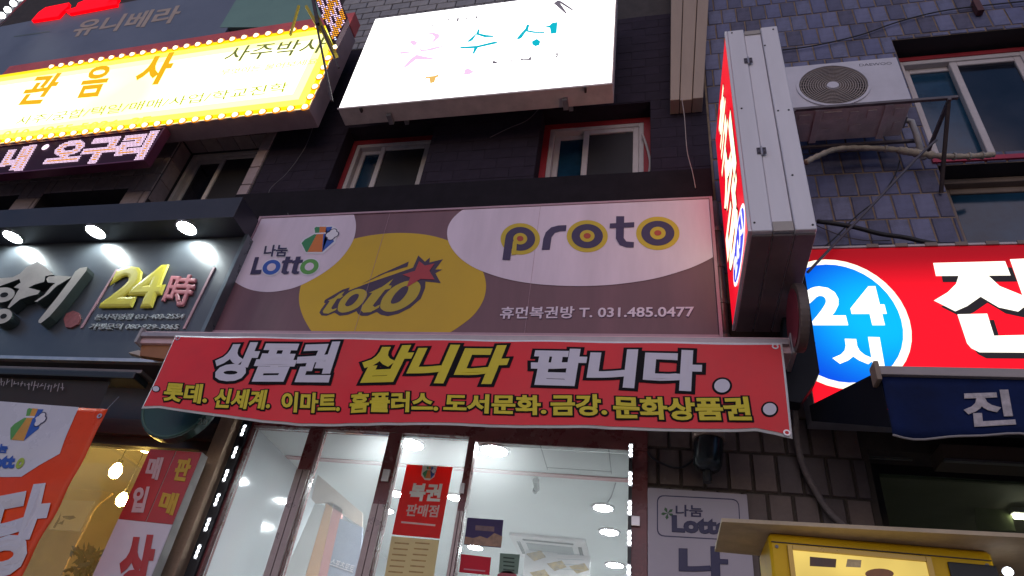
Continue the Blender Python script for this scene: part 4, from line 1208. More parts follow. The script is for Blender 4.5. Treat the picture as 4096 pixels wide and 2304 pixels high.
cable('white hose coiled at the edge of the red window opening', [(2570, 540, 0.16), (2588, 590, 0.16), (2600, 650, 0.17), (2592, 710, 0.18), (2580, 730, 0.18)], 0.012, WHITE_PVC)
cable('grey taped pipe curving down the tan wall tiles beside the awning', [(3185, 1560, -0.14), (3183, 1690, -0.10), (3190, 1780, -0.08), (3215, 1870, -0.06), (3260, 1960, -0.06), (3320, 2050, -0.06), (3400, 2120, -0.08)], 0.020, mat('taped_pipe', (0.16, 0.13, 0.125), 0.7, 0.3, 25), name='taped_pipe')
cable('slack black wires looping over the tan wall tiles below the banner', [(2560, 1740, -0.03), (2590, 1810, -0.03), (2640, 1850, -0.03), (2710, 1872, -0.03), (2760, 1850, -0.03), (2800, 1800, -0.03)], 0.007, CBL)

# ------------------------------------------------------------------ white lit tailor sign
WX0, WX1, WZ0, WZ1 = -2.925, -0.318, 6.745, 8.30
ws_ = thing('lightbox_sign', 'glaring white lightbox sign with teal and pink tailor lettering above the windows', 'sign', (-1.6, -0.2, WZ0))
WHITELIT = emit('white_lit_panel', (1.0, 0.985, 0.97), 2.6)
MB().box(WX0, WX1, -0.5, -0.495, WZ0, WZ1).build('lit_panel', WHITELIT, ws_)
BOXS = mat('sign_box_metal', (0.66, 0.56, 0.53), 0.5, 0.2, 5)
bx = MB()
bx.box(WX0 - 0.012, WX1 + 0.012, -0.492, -0.29, WZ0 - 0.012, WZ1 + 0.012)
bx.build('box', BOXS, ws_, bevel=0.004, seg=1)
MB().box(WX0 - 0.014, WX1 + 0.014, -0.503, -0.493, WZ0 - 0.022, WZ0 - 0.001).build('lower_trim', BOXS, ws_)
for x in (-2.45, -0.75):
    MB().box(x, x + 0.045, -0.40, -0.29, WZ0 - 0.055, WZ0 - 0.013).build('support_arm', GREYMET, ws_)
for x in (-2.7, -0.55):
    MB().box(x, x + 0.018, -0.502, -0.45, WZ0 - 0.045, WZ0 - 0.013).build('latch', RUST, ws_)
for x in (-2.45, -0.75):
    MB().box(x, x + 0.04, -0.288, -0.0, WZ0 + 0.3, WZ0 + 0.34).build('wall_arm', GREYMET, ws_)
PW = Pl(-0.5)
ZW = zoomed(1300, 0, 1600 / 2576)
TEALINK = emit('teal_film', (0.0, 0.42, 0.52), 1.0, sampled=False)
PINKF = emit('pink_film', (0.82, 0.56, 0.78), 1.0, sampled=False)
GREYF = emit('grey_film', (0.14, 0.12, 0.15), 1.0, sampled=False)
def wp(pts, m, nm='letter_stroke', s=0):
    print_poly(ws_, PW, pts, m, 0.002, nm, tf=ZW, sm=s)
for pts in ([(912, 270), (940, 245), (975, 215), (985, 188), (998, 190), (993, 215), (1035, 225), (1088, 230), (1085, 240), (1030, 242), (975, 225), (950, 262), (928, 272)], [(862, 303), (980, 295), (1090, 268), (1120, 270), (1100, 283), (985, 308), (960, 350), (950, 345), (960, 312), (880, 315)],
            [(1232, 250), (1262, 215), (1290, 185), (1300, 157), (1318, 160), (1308, 195), (1365, 205), (1418, 206), (1412, 216), (1345, 214), (1295, 205), (1268, 245), (1248, 256)], [(1390, 178), (1445, 165), (1462, 148), (1498, 142), (1492, 215), (1455, 220), (1448, 180)], [(1332, 268), (1365, 250), (1388, 268), (1380, 292), (1355, 300), (1335, 288)], [(1388, 276), (1475, 270), (1475, 275), (1388, 281)]):
    wp(pts, TEALINK)
for pts in ([(630, 218), (700, 210), (738, 222), (735, 245), (705, 270), (668, 282), (695, 262), (708, 240), (690, 224)], [(545, 275), (555, 262), (575, 260), (595, 272), (590, 290), (568, 294)], [(470, 340), (500, 332), (550, 332), (545, 342), (490, 350)], [(600, 312), (640, 322), (700, 305), (765, 295), (755, 305), (690, 325), (620, 334)], [(497, 442), (550, 380), (590, 352), (630, 362), (720, 380), (720, 387), (630, 384), (585, 386), (530, 430)], [(892, 485), (900, 450), (920, 438), (960, 462), (935, 480)]):
    wp(pts, PINKF)
for pts in ([(1472, 22), (1500, 2), (1520, 8), (1600, 62), (1590, 68), (1515, 22), (1560, 88), (1550, 90)], [(1073, 412), (1085, 390), (1125, 410)], [(1253, 368), (1265, 392), (1330, 388), (1325, 360), (1310, 380), (1275, 382)], [(1482, 345), (1502, 342), (1498, 370), (1480, 374), (1492, 358)], [(1195, 375), (1202, 374), (1204, 402), (1198, 402)], [(1368, 355), (1374, 355), (1376, 382), (1371, 382)], [(1424, 350), (1429, 350), (1431, 376), (1427, 376)],
            [(680, 150), (695, 160), (725, 158), (728, 163), (690, 168)], [(790, 128), (805, 115), (800, 135), (805, 148)], [(855, 110), (865, 122), (855, 140), (845, 136)], [(905, 122), (918, 110), (913, 130), (918, 136)], [(965, 118), (980, 98), (985, 105), (975, 125)]):
    wp(pts, GREYF, 'print')
wp([(642, 520), (648, 495), (700, 490), (732, 480), (733, 495), (715, 500), (705, 530), (678, 540), (672, 505), (655, 505)], emit('ochre_film', (0.75, 0.45, 0.12), 1.0, sampled=False), 'shirt_print')

# ------------------------------------------------------------------ LED dot writing (used by two running-text boards)
LED_PINK = emit('led_pinkish_white', (1.0, 0.72, 0.95), 1.5, sampled=False)
LED_ORANGE = emit('led_orange', (1.0, 0.40, 0.02), 1.5, sampled=False)
LED_RED = emit('led_red', (1.0, 0.03, 0.06), 1.5, sampled=False)
LED_OFF = mat('led_off', (0.020, 0.010, 0.020), 0.4)
def led_text(parent, P, body, bl, br, tl, pitch, bold=0.07, lift=0.006, rim=True, rng=random.Random(4)):
    """Round LEDs on a grid wherever the letter strokes run; the heart of a stroke glows orange."""
    v, f, bb = glyph(body, bold)
    vi, fi, _ = glyph(body, 0.0)
    b, u, t = affine(P, bl, br, tl)
    W, H = u.length, t.length
    def tris(v, f):
        out = []
        for q in f:
            for k in range(1, len(q) - 1):
                out.append((v[q[0]][:2], v[q[k]][:2], v[q[k + 1]][:2]))
        return out
    def inside(x, y, T):
        for a, c, d in T:
            s1 = (c[0] - a[0]) * (y - a[1]) - (c[1] - a[1]) * (x - a[0])
            s2 = (d[0] - c[0]) * (y - c[1]) - (d[1] - c[1]) * (x - c[0])
            s3 = (a[0] - d[0]) * (y - d[1]) - (a[1] - d[1]) * (x - d[0])
            if (s1 >= 0 and s2 >= 0 and s3 >= 0) or (s1 <= 0 and s2 <= 0 and s3 <= 0):
                return True
        return False
    To, Ti = tris(v, f), tris(vi, fi)
    # coarse buckets along x keep the test quick
    def bucket(T):
        B = {}
        for tr in T:
            x0 = min(p[0] for p in tr); x1 = max(p[0] for p in tr)
            for k in range(int(math.floor(x0 * 20)), int(math.floor(x1 * 20)) + 1):
                B.setdefault(k, []).append(tr)
        return B
    Bo, Bi = bucket(To), bucket(Ti)
    mbs = {'p': MB(), 'o': MB(), 'n': MB()}
    nx, ny = int(W / pitch), int(H / pitch)
    r = pitch * 0.42
    un, tn = u.normalized(), t.normalized()
    up = P.n.cross(un)
    for j in range(ny + 1):
        for i in range(nx + 1):
            fu, fv = (i + 0.5 * (j % 2)) / nx, j / max(1, ny)
            x = bb[0] + (bb[1] - bb[0]) * fu; y = bb[2] + (bb[3] - bb[2]) * fv
            k = int(math.floor(x * 20))
            c = b + u * fu + t * fv + P.n * lift
            if inside(x, y, Bo.get(k, ())):
                key = 'o' if (j % 2 == 1 and inside(x, y, Bi.get(k, ()))) else 'p'
            else:
                continue
            mbs[key].add([c + (un * math.cos(a) + up * math.sin(a)) * r for a in [math.pi / 3 * q + 0.3 for q in range(6)]], [(0, 1, 2, 3, 4, 5)])
    for key, m, nm in (('p', LED_PINK, 'white_leds'), ('o', LED_ORANGE, 'orange_leds')):
        o = mbs[key].build(nm, m, parent)
        o['kind'] = 'stuff'

# ------------------------------------------------------------------ yellow lit sign on the left building
PYS = Pl(0, (-8.1, -0.40), (-3.28, -0.50))
YR = (PYS.un(1390, 85) - PYS.a).dot(PYS.t)
YZ0 = PYS.un(1231, 425).z - 0.03
YZ1 = PYS.un(1390, 85).z - 0.03
YL = -0.4
ys = thing('fortune_sign', 'dazzling yellow lightbox sign edged with round bulbs on the mauve building', 'sign', tuple(on(PYS, YR / 2, YZ0)))
def yellow_panel():
    m = bpy.data.materials.new('yellow_lit_panel')
    m.use_nodes = True
    t = m.node_tree
    b = t.nodes['Principled BSDF']
    b.inputs['Base Color'].default_value = (0.8, 0.7, 0.2, 1)
    tc = t.nodes.new('ShaderNodeTexCoord'); n = t.nodes.new('ShaderNodeTexNoise')
    n.inputs['Scale'].default_value = 0.8; n.inputs['Detail'].default_value = 1
    t.links.new(tc.outputs['Object'], n.inputs['Vector'])
    r = t.nodes.new('ShaderNodeValToRGB')
    r.color_ramp.elements[0].color = (1.0, 0.90, 0.36, 1); r.color_ramp.elements[0].position = 0.25
    r.color_ramp.elements[1].color = (1.0, 0.97, 0.60, 1); r.color_ramp.elements[1].position = 0.48
    t.links.new(n.outputs['Fac'], r.inputs['Fac'])
    t.links.new(r.outputs['Color'], b.inputs['Emission Color'])
    b.inputs['Emission Strength'].default_value = 1.9
    return m
mb = MB(); pbox(mb, PYS, YL, YR, YZ0, YZ1, -0.004, 0.0)
mb.build('lit_panel', yellow_panel(), ys)
mb = MB(); pbox(mb, PYS, YL, YR + 0.012, YZ0 - 0.012, YZ1 + 0.012, -0.24, -0.006)
mb.build('box', mat('sign_box_mauve', (0.36, 0.25, 0.28), 0.45, 0.2, 4), ys, bevel=0.004, seg=1)
mb = MB(); pbox(mb, PYS, YL, YR + 0.02, YZ1 + 0.014, YZ1 + 0.26, -0.20, -0.03)
mb.build('red_top_board', mat('red_top_paint', (0.72, 0.12, 0.12), 0.5, 0.2, 4), ys)
edge = emit('amber_edge_glow', (1.0, 0.70, 0.0), 1.15, sampled=False)  # yellow glow along the border, painted as three nested lit bands
edge2 = emit('lemon_edge_glow', (1.0, 0.93, 0.10), 1.5, sampled=False)
edge3 = emit('pale_lemon_glow', (1.0, 0.96, 0.36), 1.7, sampled=False)
for m_, o0, o1, li in ((edge, 0.0, 0.06, 0.007), (edge2, 0.06, 0.16, 0.004), (edge3, 0.16, 0.26, 0.003)):
    for (s0, s1, z0, z1) in ((YL, YR - o0, YZ1 - o1, YZ1 - o0), (YL, YR - o0, YZ0 + o0, YZ0 + o1), (YR - o1, YR - o0, YZ0 + o1, YZ1 - o1)):
        mb = MB(); pbox(mb, PYS, s0, s1, z0, z1, 0.0004, li)
        mb.build('edge_glow_band', m_, ys)
BULB = emit('warm_bulb', (1.0, 0.94, 0.60), 2.2, sampled=False)
BULBR = emit('bulb_collar', (1.0, 0.30, 0.0), 0.9, sampled=False)
def bulb(s, z):
    c = on(PYS, s, z, 0.008)
    MB().ring(c, PYS.n, 0.041, 0.014, 0.008, 14).build('bulb_collar', BULBR, ys)
    me = MB()
    prev = None
    for k, (rr, oo) in enumerate(((0.036, 0.0), (0.033, 0.014), (0.021, 0.025), (0.004, 0.030))):
        me.disc(c + PYS.n * oo, PYS.n, rr, 10)
    # closed dome from the rings
    me.f = []
    for k in range(3):
        for i in range(10):
            me.f.append((k * 10 + i, k * 10 + (i + 1) % 10, (k + 1) * 10 + (i + 1) % 10, (k + 1) * 10 + i))
    me.f.append(tuple(range(30, 40)))
    me.build('bulb', BULB, ys)
nb = 27
for k in range(nb):
    s = YR - 0.03 - k * 0.163
    bulb(s, YZ1 - 0.004)
    bulb(s, YZ0 + 0.004)
for k in range(1, 9):
    bulb(YR - 0.02, YZ1 - 0.03 - k * 0.165)
OCHF = emit('ochre_lit_film', (0.80, 0.42, 0.0), 1.0, sampled=False)
OLIF = emit('olive_lit_film', (0.34, 0.40, 0.0), 1.0, sampled=False)
OLI2 = emit('dark_olive_film', (0.13, 0.15, 0.03), 1.0, sampled=False)
PALF = emit('pale_olive_film', (0.78, 0.80, 0.08), 1.1, sampled=False)
Z1 = zoomed(0, 0, 1400 / 2536)
ytx = lambda body, bl, br, tl, m, bold: lettering(ys, body, PYS, Z1(bl), Z1(br), Z1(tl), m, bold=bold, lift=0.008, thick=0.001)
ytx('관', (100, 768), (320, 755), (270, 545), OCHF, 0.032)
ytx('음', (540, 718), (735, 700), (650, 490), OCHF, 0.032)
ytx('사', (945, 632), (1185, 612), (1075, 400), OCHF, 0.045)
ytx('사주박사', (1605, 460), (2330, 385), (1680, 345), OLI2, 0.008)
ytx('무엇이든 물어보세요.', (1590, 552), (2315, 465), (1615, 510), PALF, 0.0)
ytx('사주/궁합/택일/매매/사업/학교진학', (105, 915), (2075, 668), (150, 850), OLIF, 0.0)
ytx('010-4955-5026  2F', (5, 1010), (1075, 902), (40, 955), PALF, 0.01)
# LED board hung below it
P2 = Pl(0, (-8.1, -0.38), (-4.9, -0.45))
lb = thing('led_board', 'black running text board with pink and orange light dots under the yellow sign', 'sign', tuple(P2.un(400, 660)))
s1 = (P2.un(620, 575) - P2.a).dot(P2.t)
z1, z0 = P2.un(640, 516).z, P2.un(590, 640).z
mb = MB(); pbox(mb, P2, -0.2, s1, z0, z1, -0.10, 0.0)
mb.build('case', mat('led_case', (0.05, 0.010, 0.028), 0.5, spec=0.2), lb, bevel=0.004, seg=1)
fr_ = MB()
pbox(fr_, P2, -0.2, s1 + 0.015, z1 - 0.004, z1 + 0.014, -0.09, 0.012); pbox(fr_, P2, -0.2, s1 + 0.015, z0 - 0.014, z0 + 0.004, -0.09, 0.012); pbox(fr_, P2, s1 - 0.002, s1 + 0.015, z0 + 0.005, z1 - 0.005, -0.09, 0.012)
fr_.build('frame', mat('led_frame', (0.20, 0.05, 0.10), 0.35, metal=0.3), lb)
Z3 = zoomed(0, 400, 700 / 2536)
led_text(lb, P2, '오구리', Z3((590, 980)), Z3((2080, 860)), Z3((860, 590)), 0.0185, 0.075)
led_text(lb, P2, '내', Z3((-60, 1050)), Z3((330, 1020)), Z3((160, 690)), 0.0185, 0.09)
c = P2.un(*Z3((665, 690)))
MB().disc(c + P2.n * 0.006, P2.n, 0.045, 20, 0.004).build('led_dot_cluster', LED_PINK, lb)

# ------------------------------------------------------------------ grey sign above it
PG = Pl(0, (-10.4, -0.15), (-4.1, -0.34))
gz1 = PG.un(455, 19).z; gz0 = PG.un(1160, 61).z - 0.02
gr = thing('grey_sign', 'dull grey blue signboard with tan lettering and a green end panel', 'sign', tuple(on(PG, 3.0, gz0)))
sg = (PG.un(950, 50) - PG.a).dot(PG.t)
GREYB = mat('grey_blue_sign', (0.17, 0.195, 0.26), 0.5, 0.12, 2, 0.05, 200)
mb = MB(); pbox(mb, PG, 0.3, sg, gz0 - 0.3, gz1, -0.10, 0.0)
mb.build('board', GREYB, gr)
mb = MB()
q = [PG.un(945, 0), PG.un(1290, -20), PG.un(1290, 110), PG.un(880, 110)]
mb.slab([p + PG.n * 0.004 for p in q], PG.n * -0.10)
mb.build('green_panel', mat('teal_green_sign', (0.19, 0.33, 0.28), 0.5, 0.12, 2), gr)
lettering(gr, '유니베라', PG, Z1((500, 275)), Z1((1265, 165)), Z1((590, 150)), mat('tan_lettering', (0.50, 0.39, 0.32), 0.5), bold=0.03, lift=0.003)
print_poly(gr, PG, [Z1(q) for q in ((100, 262), (360, 225), (362, 232), (102, 270))], mat('dull_teal_print', (0.14, 0.17, 0.17), 0.5), 0.003, 'print')
# red neon letters along its upper edge
PR = Pl(0, (-10.4, -0.20), (-4.1, -0.39))
rn = thing('red_neon', 'glowing red channel letters standing on the grey sign', 'sign', tuple(PR.un(300, 60)))
NEON = emit('red_neon_glow', (1.0, 0.0, 0.004), 1.3)
for pts in ([(455, 295), (560, 175), (660, 105), (830, 70), (1000, 35), (985, 90), (900, 165), (840, 235)], [(1005, 190), (940, 150), (1100, 100), (1130, 40), (1230, 0), (1500, -40), (1700, -40), (1690, 60), (1300, 135)], [(1520, 85), (1600, -30), (1720, -30), (1650, 65)]):
    w_ = [PR.un(q[0] * 0.276, q[1] * 0.276) for q in pts]
    MB().slab(w_, PR.n * -0.05).build('letter', NEON, rn)
# string of bulbs in the corner
sb = thing('bulb_string', 'string of round white bulbs strung on a grey pipe at the building corner', 'light string', tuple(at(30, 40, -0.6)))
LB = emit('white_globe', (0.92, 1.0, 1.0), 4.0)
pts = [at(x, y, -0.6) for x, y in ((-45, 110), (7, 62), (30, 39), (53, 14), (78, -8), (110, -40))]
MB().tube([p + Vector((0, 0.05, -0.05)) for p in pts], 0.03, 8).build('pipe', mat('string_pipe', (0.30, 0.29, 0.30), 0.5), sb)
for p in pts[1:5]:
    o = MB().tube([p + Vector((0, -0.045, 0)), p + Vector((0, -0.032, 0)), p, p + Vector((0, 0.035, 0)), p + Vector((0, 0.048, 0))], [0.012, 0.036, 0.05, 0.034, 0.015], 12).build('bulb', LB, sb, smooth=True)

# ------------------------------------------------------------------ hanging LED sign with yellow bars
PL2 = Pl(0, (-3.15, -1.05), (-2.72, -0.85))
hl = thing('hanging_led_sign', 'tilted black sign of pink and orange light dots beside the white lightbox', 'sign', tuple(at(1340, 100, -0.9)))
Z2 = zoomed(700, 0, 700 / 2536)
PH = Pl(-0.95)
hp_ = [PH.un(*Z2(q)) for q in ((2010, -60), (2340, -120), (2505, 260), (2330, 610), (2255, 560), (2110, 200))]
MB().slab(hp_, (0, 0.06, 0)).build('case', mat('led_case', (0.05, 0.010, 0.028), 0.5, spec=0.2), hl)
led = {'p': MB(), 'o': MB(), 'w': MB()}
for i in range(-3, 32):
    for j in range(13):
        x = 2040 + j * 32 + i * 9; y = -60 + i * 26 - j * 6
        # keep inside the six-sided case
        inside = True
        poly = ((2030, -60), (2335, -110), (2490, 255), (2325, 595), (2265, 550), (2125, 200))
        cr = [(b[0] - a[0]) * (y - a[1]) - (b[1] - a[1]) * (x - a[0]) for a, b in zip(poly, poly[1:] + poly[:1])]
        if min(cr) < 0: continue
        c = PH.un(*Z2((x, y))) + Vector((0, -0.006, 0))
        h_ = math.sin(i * 0.55 + j * 0.8) + math.sin(j * 1.9 - i * 0.2)
        if y > 520 and h_ < 0.2: key = 'w'
        elif h_ > 0.1: key = 'o'
        elif h_ > -1.35: key = 'p'
        else: continue
        led[key].add([c + Vector((0.0105 * math.cos(a), 0, 0.0105 * math.sin(a))) for a in [-math.pi / 3 * q for q in range(6)]], [(0, 1, 2, 3, 4, 5)])
for key, m, nm in (('p', LED_PINK, 'pink_leds'), ('o', LED_ORANGE, 'orange_leds'), ('w', emit('led_blue_white', (0.55, 0.65, 1.0), 2.0, sampled=False), 'blue_leds')):
    o = led[key].build(nm, m, hl); o['kind'] = 'stuff'
YBAR = mat('yellow_enamel', (0.55, 0.42, 0.02), 0.4, 0.15, 6)
for a, b, w_ in (((1740, -40), (1615, 380), 0.022), ((1850, -30), (2060, 330), 0.03), ((2000, 120), (2270, 680), 0.05)):
    MB().beam(PH.un(*Z2(a)) + Vector((0, 0.10, 0)), PH.un(*Z2(b)) + Vector((0, 0.10, 0)), w_, w_, (0, 1, 0)).build('yellow_bar', YBAR, hl)
for a, b, w_, d in (((1990, -40), (2060, 330), 0.034, 0.02), ((2030, 290), (2255, 1420), 0.020, 0.03), ((2100, 330), (2350, 930), 0.018, 0.04)):
    MB().beam(PH.un(*Z2(a)) + Vector((0, d, 0)), PH.un(*Z2(b)) + Vector((0, d, 0)), w_, w_, (0, 1, 0)).build('black_bar', RUST, hl)
cbo = PH.un(*Z2((2325, 690)))
MB().disc(cbo, (0, -1, 0), 0.02, 12, 0.02).build('bulb', BULB, hl)

# ------------------------------------------------------------------ black canopy sign with downlights (left shop)
CYF, CYB = -0.57, -0.32
CSZ = 5.235
cxr = at(966, 800, -0.57).x
cn = thing('sign_canopy', 'black projecting canopy with three round downlights over the glossy sign', 'canopy', (-4.8, -0.4, CSZ))
CANB = mat('canopy_black', (0.030, 0.030, 0.042), 0.45, 0.25, 3)
ctop = (at(0, 845, CYF).z + at(966, 783, CYF).z) / 2
MB().box(-8.6, cxr, CYF, -0.0, CSZ + 0.002, ctop).build('hood', CANB, cn, bevel=0.006)
DL = emit('downlight_white', (0.88, 1.0, 1.0), 120.0)
for k, (px, py) in enumerate(((52, 946), (384, 926), (748, 910))):
    p = atz(px, py, CSZ)
    MB().ring((p.x, p.y, CSZ + 0.001), (0, 0, -1), 0.098, 0.018, 0.012, 28).build('downlight_rim', GREYMET, cn)
    MB().disc((p.x, p.y, CSZ + 0.001), (0, 0, -1), 0.088, 28, 0.004).build('downlight', DL, cn)
for k in (-2, -1):
    p = atz(52, 946, CSZ); MB().disc((p.x + k * 0.99, p.y, CSZ + 0.001), (0, 0, -1), 0.088, 28, 0.004).build('downlight', DL, cn)
PSG = Pl(CYB)
sgx1 = PSG.un(905, 1150).x - 0.03; sgz0 = PSG.un(300, 1445).z
sgn = thing('glossy_signboard', 'glossy black signboard with raised brush lettering and yellow 24 under downlights', 'signboard', (-4.8, CYB, sgz0))
GLOSSB = mat('glossy_black_acrylic', (0.050, 0.056, 0.064), 0.33, 0.3, 1.5, spec=1.0)
MB().box(-8.6, sgx1, CYB, -0.006, sgz0, CSZ).build('board', GLOSSB, sgn)
MB().box(sgx1 + 0.001, sgx1 + 0.035, CYB - 0.03, -0.006, sgz0, CSZ).build('edge_trim', mat('edge_trim_metal', (0.16, 0.19, 0.20), 0.3, 0.2, 6, metal=0.6), sgn)
Z5 = zoomed(0, 1000, 700 / 2536)
Z6 = zoomed(500, 1000, 500 / 1610)
def raised(parent, P, pts, tf, m, depth, name='raised_letter', side=None, sm=0):
    w_ = [P.un(*tf(q)) for q in pts]
    # the outline is seen on the letter's front face, which stands "depth" off the board
    F_ = P.out(depth)
    w_ = [F_.un(*tf(q)) for q in pts]
    if sm: w_ = smooth_pts(w_, sm, True)
    o = MB().slab(w_, P.n * -(depth - 0.002)).build(name, m, parent)
    if side:
        o.data.materials.append(side)
        for p in o.data.polygons[1:]:
            p.material_index = 1
    return o
STLET = mat('brushed_letter_steel', (0.50, 0.47, 0.41), 0.45, 0.15, 5)
LSIDE = mat('letter_side_dark', (0.045, 0.060, 0.055), 0.35, 0.2, 5)
YELF = mat('yellow_letter', (0.66, 0.58, 0.05), 0.4, 0.1, 4)
PINKL = mat('pink_letter', (0.55, 0.20, 0.22), 0.45, 0.1, 4)
for pts in ([(-20, 410), (180, 395), (290, 340), (380, 250), (545, 165), (680, 265), (775, 355), (655, 380), (640, 460), (500, 500), (410, 545), (580, 590), (545, 640), (420, 670), (290, 715), (130, 845), (110, 830), (280, 560), (200, 540), (300, 470), (280, 420), (-20, 530)],
            [(670, 420), (700, 385), (850, 370), (1040, 385), (1010, 410), (820, 520), (700, 640), (540, 750), (500, 745), (640, 650), (740, 530), (800, 480), (690, 470)],
            [(1090, 310), (1160, 260), (1265, 245), (1250, 300), (900, 750), (720, 960), (590, 1062), (555, 1050), (560, 1015), (830, 680), (1010, 440)]):
    raised(sgn, PSG, pts, Z5, STLET, 0.10, side=LSIDE)
for c, rx, ry in (((30, 650), 180, 110), ((20, 960), 150, 110)):
    o_ = [(c[0] + rx * math.cos(a) + 40 * -math.sin(a), c[1] + ry * math.sin(a)) for a in [2 * math.pi * k / 24 for k in range(24)]]
    raised(sgn, PSG, o_, Z5, STLET, 0.10, side=LSIDE)
    i_ = [(c[0] + 30 + rx * 0.32 * math.cos(a) + 14 * -math.sin(a), c[1] + ry * 0.34 * math.sin(a)) for a in [2 * math.pi * k / 18 for k in range(18)]]
    print_poly(sgn, PSG.out(0.102), i_, BLACK_INK, 0.0, 'letter_hole', tf=Z5)
P24 = PSG
def raised_text(body, bl, br, tl, tf, m, bold, depth, nm='raised_letter'):
    F_ = PSG.out(depth)
    v, f, bb = glyph(body, bold)
    b, u, t = affine(F_, tf(bl), tf(br), tf(tl))
    zm = max(abs(q[2]) for q in v) or 1
    vs = []
    for q in v:
        p = b + u * ((q[0] - bb[0]) / (bb[1] - bb[0])) + t * ((q[1] - bb[2]) / (bb[3] - bb[2]))
        vs.append(p - PSG.n * ((depth - 0.002) * (0.5 - 0.5 * q[2] / zm)))
    return build_words(vs, f, nm, m, sgn)
raised_text('2', (1410, 828), (1905, 822), (1690, 225), Z5, YELF, 0.055, 0.035)
raised_text('4', (1755, 835), (2260, 822), (2020, 215), Z5, YELF, 0.055, 0.035)
raised_text('時', (440, 700), (800, 722), (600, 300), Z6, PINKL, 0.030, 0.030)
SMALL = mat('small_white_letter', (0.52, 0.55, 0.55), 0.45, 0.1, 5)
raised_text('본사직영점 031·403-2554', (1350, 1008), (2640, 995), (1400, 925), Z5, SMALL, 0.012, 0.018, 'small_lettering')
raised_text('가맹문의 080·929-3065', (1270, 1145), (2560, 1150), (1320, 1060), Z5, SMALL, 0.012, 0.018, 'small_lettering')
for a, b in (((1705, 285), (1185, 1140)), ):
    MB().beam(PSG.un(*Z5(a)) + PSG.n * 0.006, PSG.un(*Z5(b)) + PSG.n * 0.006, 0.022, 0.010, (0, 1, 0)).build('pink_bar', mat('pink_bar', (0.46, 0.26, 0.29), 0.5), sgn)
MB().beam(PSG.un(*Z6((1155, 230))) + PSG.n * 0.006, PSG.un(*Z6((765, 1020))) + PSG.n * 0.006, 0.022, 0.010, (0, 1, 0)).build('pink_bar', MATS['pink_bar'], sgn)
seal = [(920, 1000), (960, 920), (1060, 880), (1140, 910), (1160, 980), (1130, 1070), (1030, 1125), (950, 1115)]
raised(sgn, PSG, seal, Z5, mat('red_seal', (0.30, 0.09, 0.09), 0.5, 0.3, 30), 0.02, 'seal')
MB().box(-8.6, -3.56, CYB - 0.05, CYB - 0.001, sgz0 - 0.02, sgz0 + 0.012).build('lower_rail', ALU, sgn, bevel=0.004)

# pencil-shaped sign behind the banner's corner
PP = Pl(-0.57)
pn = thing('pencil_sign', 'orange pencil shaped sign poking out behind the red banner corner', 'sign', tuple(PP.un(600, 1400)))
Zp = zoomed(500, 1000, 500 / 1610)
MB().slab([PP.un(*Zp(q)) for q in ((265, 1118), (620, 1110), (560, 1410), (190, 1360), (200, 1240))], (0, 0.05, 0)).build('pencil_body', mat('pencil_orange', (0.34, 0.13, 0.045), 0.5, 0.2, 4), pn, bevel=0.006)
MB().slab([PP.un(*Zp(q)) for q in ((35, 1322), (178, 1285), (198, 1300), (188, 1362))], (0, 0.05, 0)).build('pencil_tip', mat('pencil_wood', (0.50, 0.42, 0.36), 0.6, 0.15, 6), pn, bevel=0.006)

# dark awning valance under the rail, with script
PV = Pl(-0.62)
vz1 = PV.un(250, 1478).z; vz0 = PV.un(250, 1610).z
va = thing('dark_awning', 'rolled black awning case and brown valance with pale script over the left shop', 'awning', (-4.5, -0.5, vz0))
vx1 = PV.un(546, 1490).x
MB().box(-8.6, vx1 - 0.005, -0.62, -0.46, vz1 - 0.055, vz1 + 0.0).build('case', BLACKMET, va, bevel=0.012)
MB().box(-8.6, vx1 + 0.02, -0.60, -0.45, vz1 + 0.001, vz1 + 0.028).build('upper_rail', mat('brown_rail', (0.20, 0.15, 0.13), 0.35, metal=0.4), va, bevel=0.004)
mb = MB()
nx = 60
for i in range(nx + 1):
    x = -8.6 + (vx1 - 0.25 + 8.6) * i / nx
    mb.v.append((x, -0.56, vz1 - 0.056)); mb.v.append((x, -0.54 + 0.012 * math.sin(x * 9), vz0))
for i in range(nx):
    mb.f.append((2 * i, 2 * i + 1, 2 * i + 3, 2 * i + 2))
mb.build('valance', mat('brown_valance', (0.025, 0.018, 0.018), 0.7, 0.2, 6), va, smooth=True)
PVS = Pl(-0.585)
rv = random.Random(21)
for k in range(20):
    x = -10 + k * 13.5; y = 1528 + k * 1.2
    a_, b_ = (x + rv.uniform(0, 5), y - rv.uniform(4, 20)), (x + rv.uniform(-8, 4), y + rv.uniform(2, 22))
    MB().beam(PVS.un(*a_), PVS.un(*b_), 0.006, 0.002, (0, 1, 0)).build('script_stroke', mat('valance_script', (0.34, 0.30, 0.31), 0.6), va)
    if k % 2:
        MB().beam(PVS.un(x - 4, y), PVS.un(x + 9, y - 5 + rv.uniform(-4, 6)), 0.006, 0.002, (0, 1, 0)).build('script_stroke', MATS['valance_script'], va)

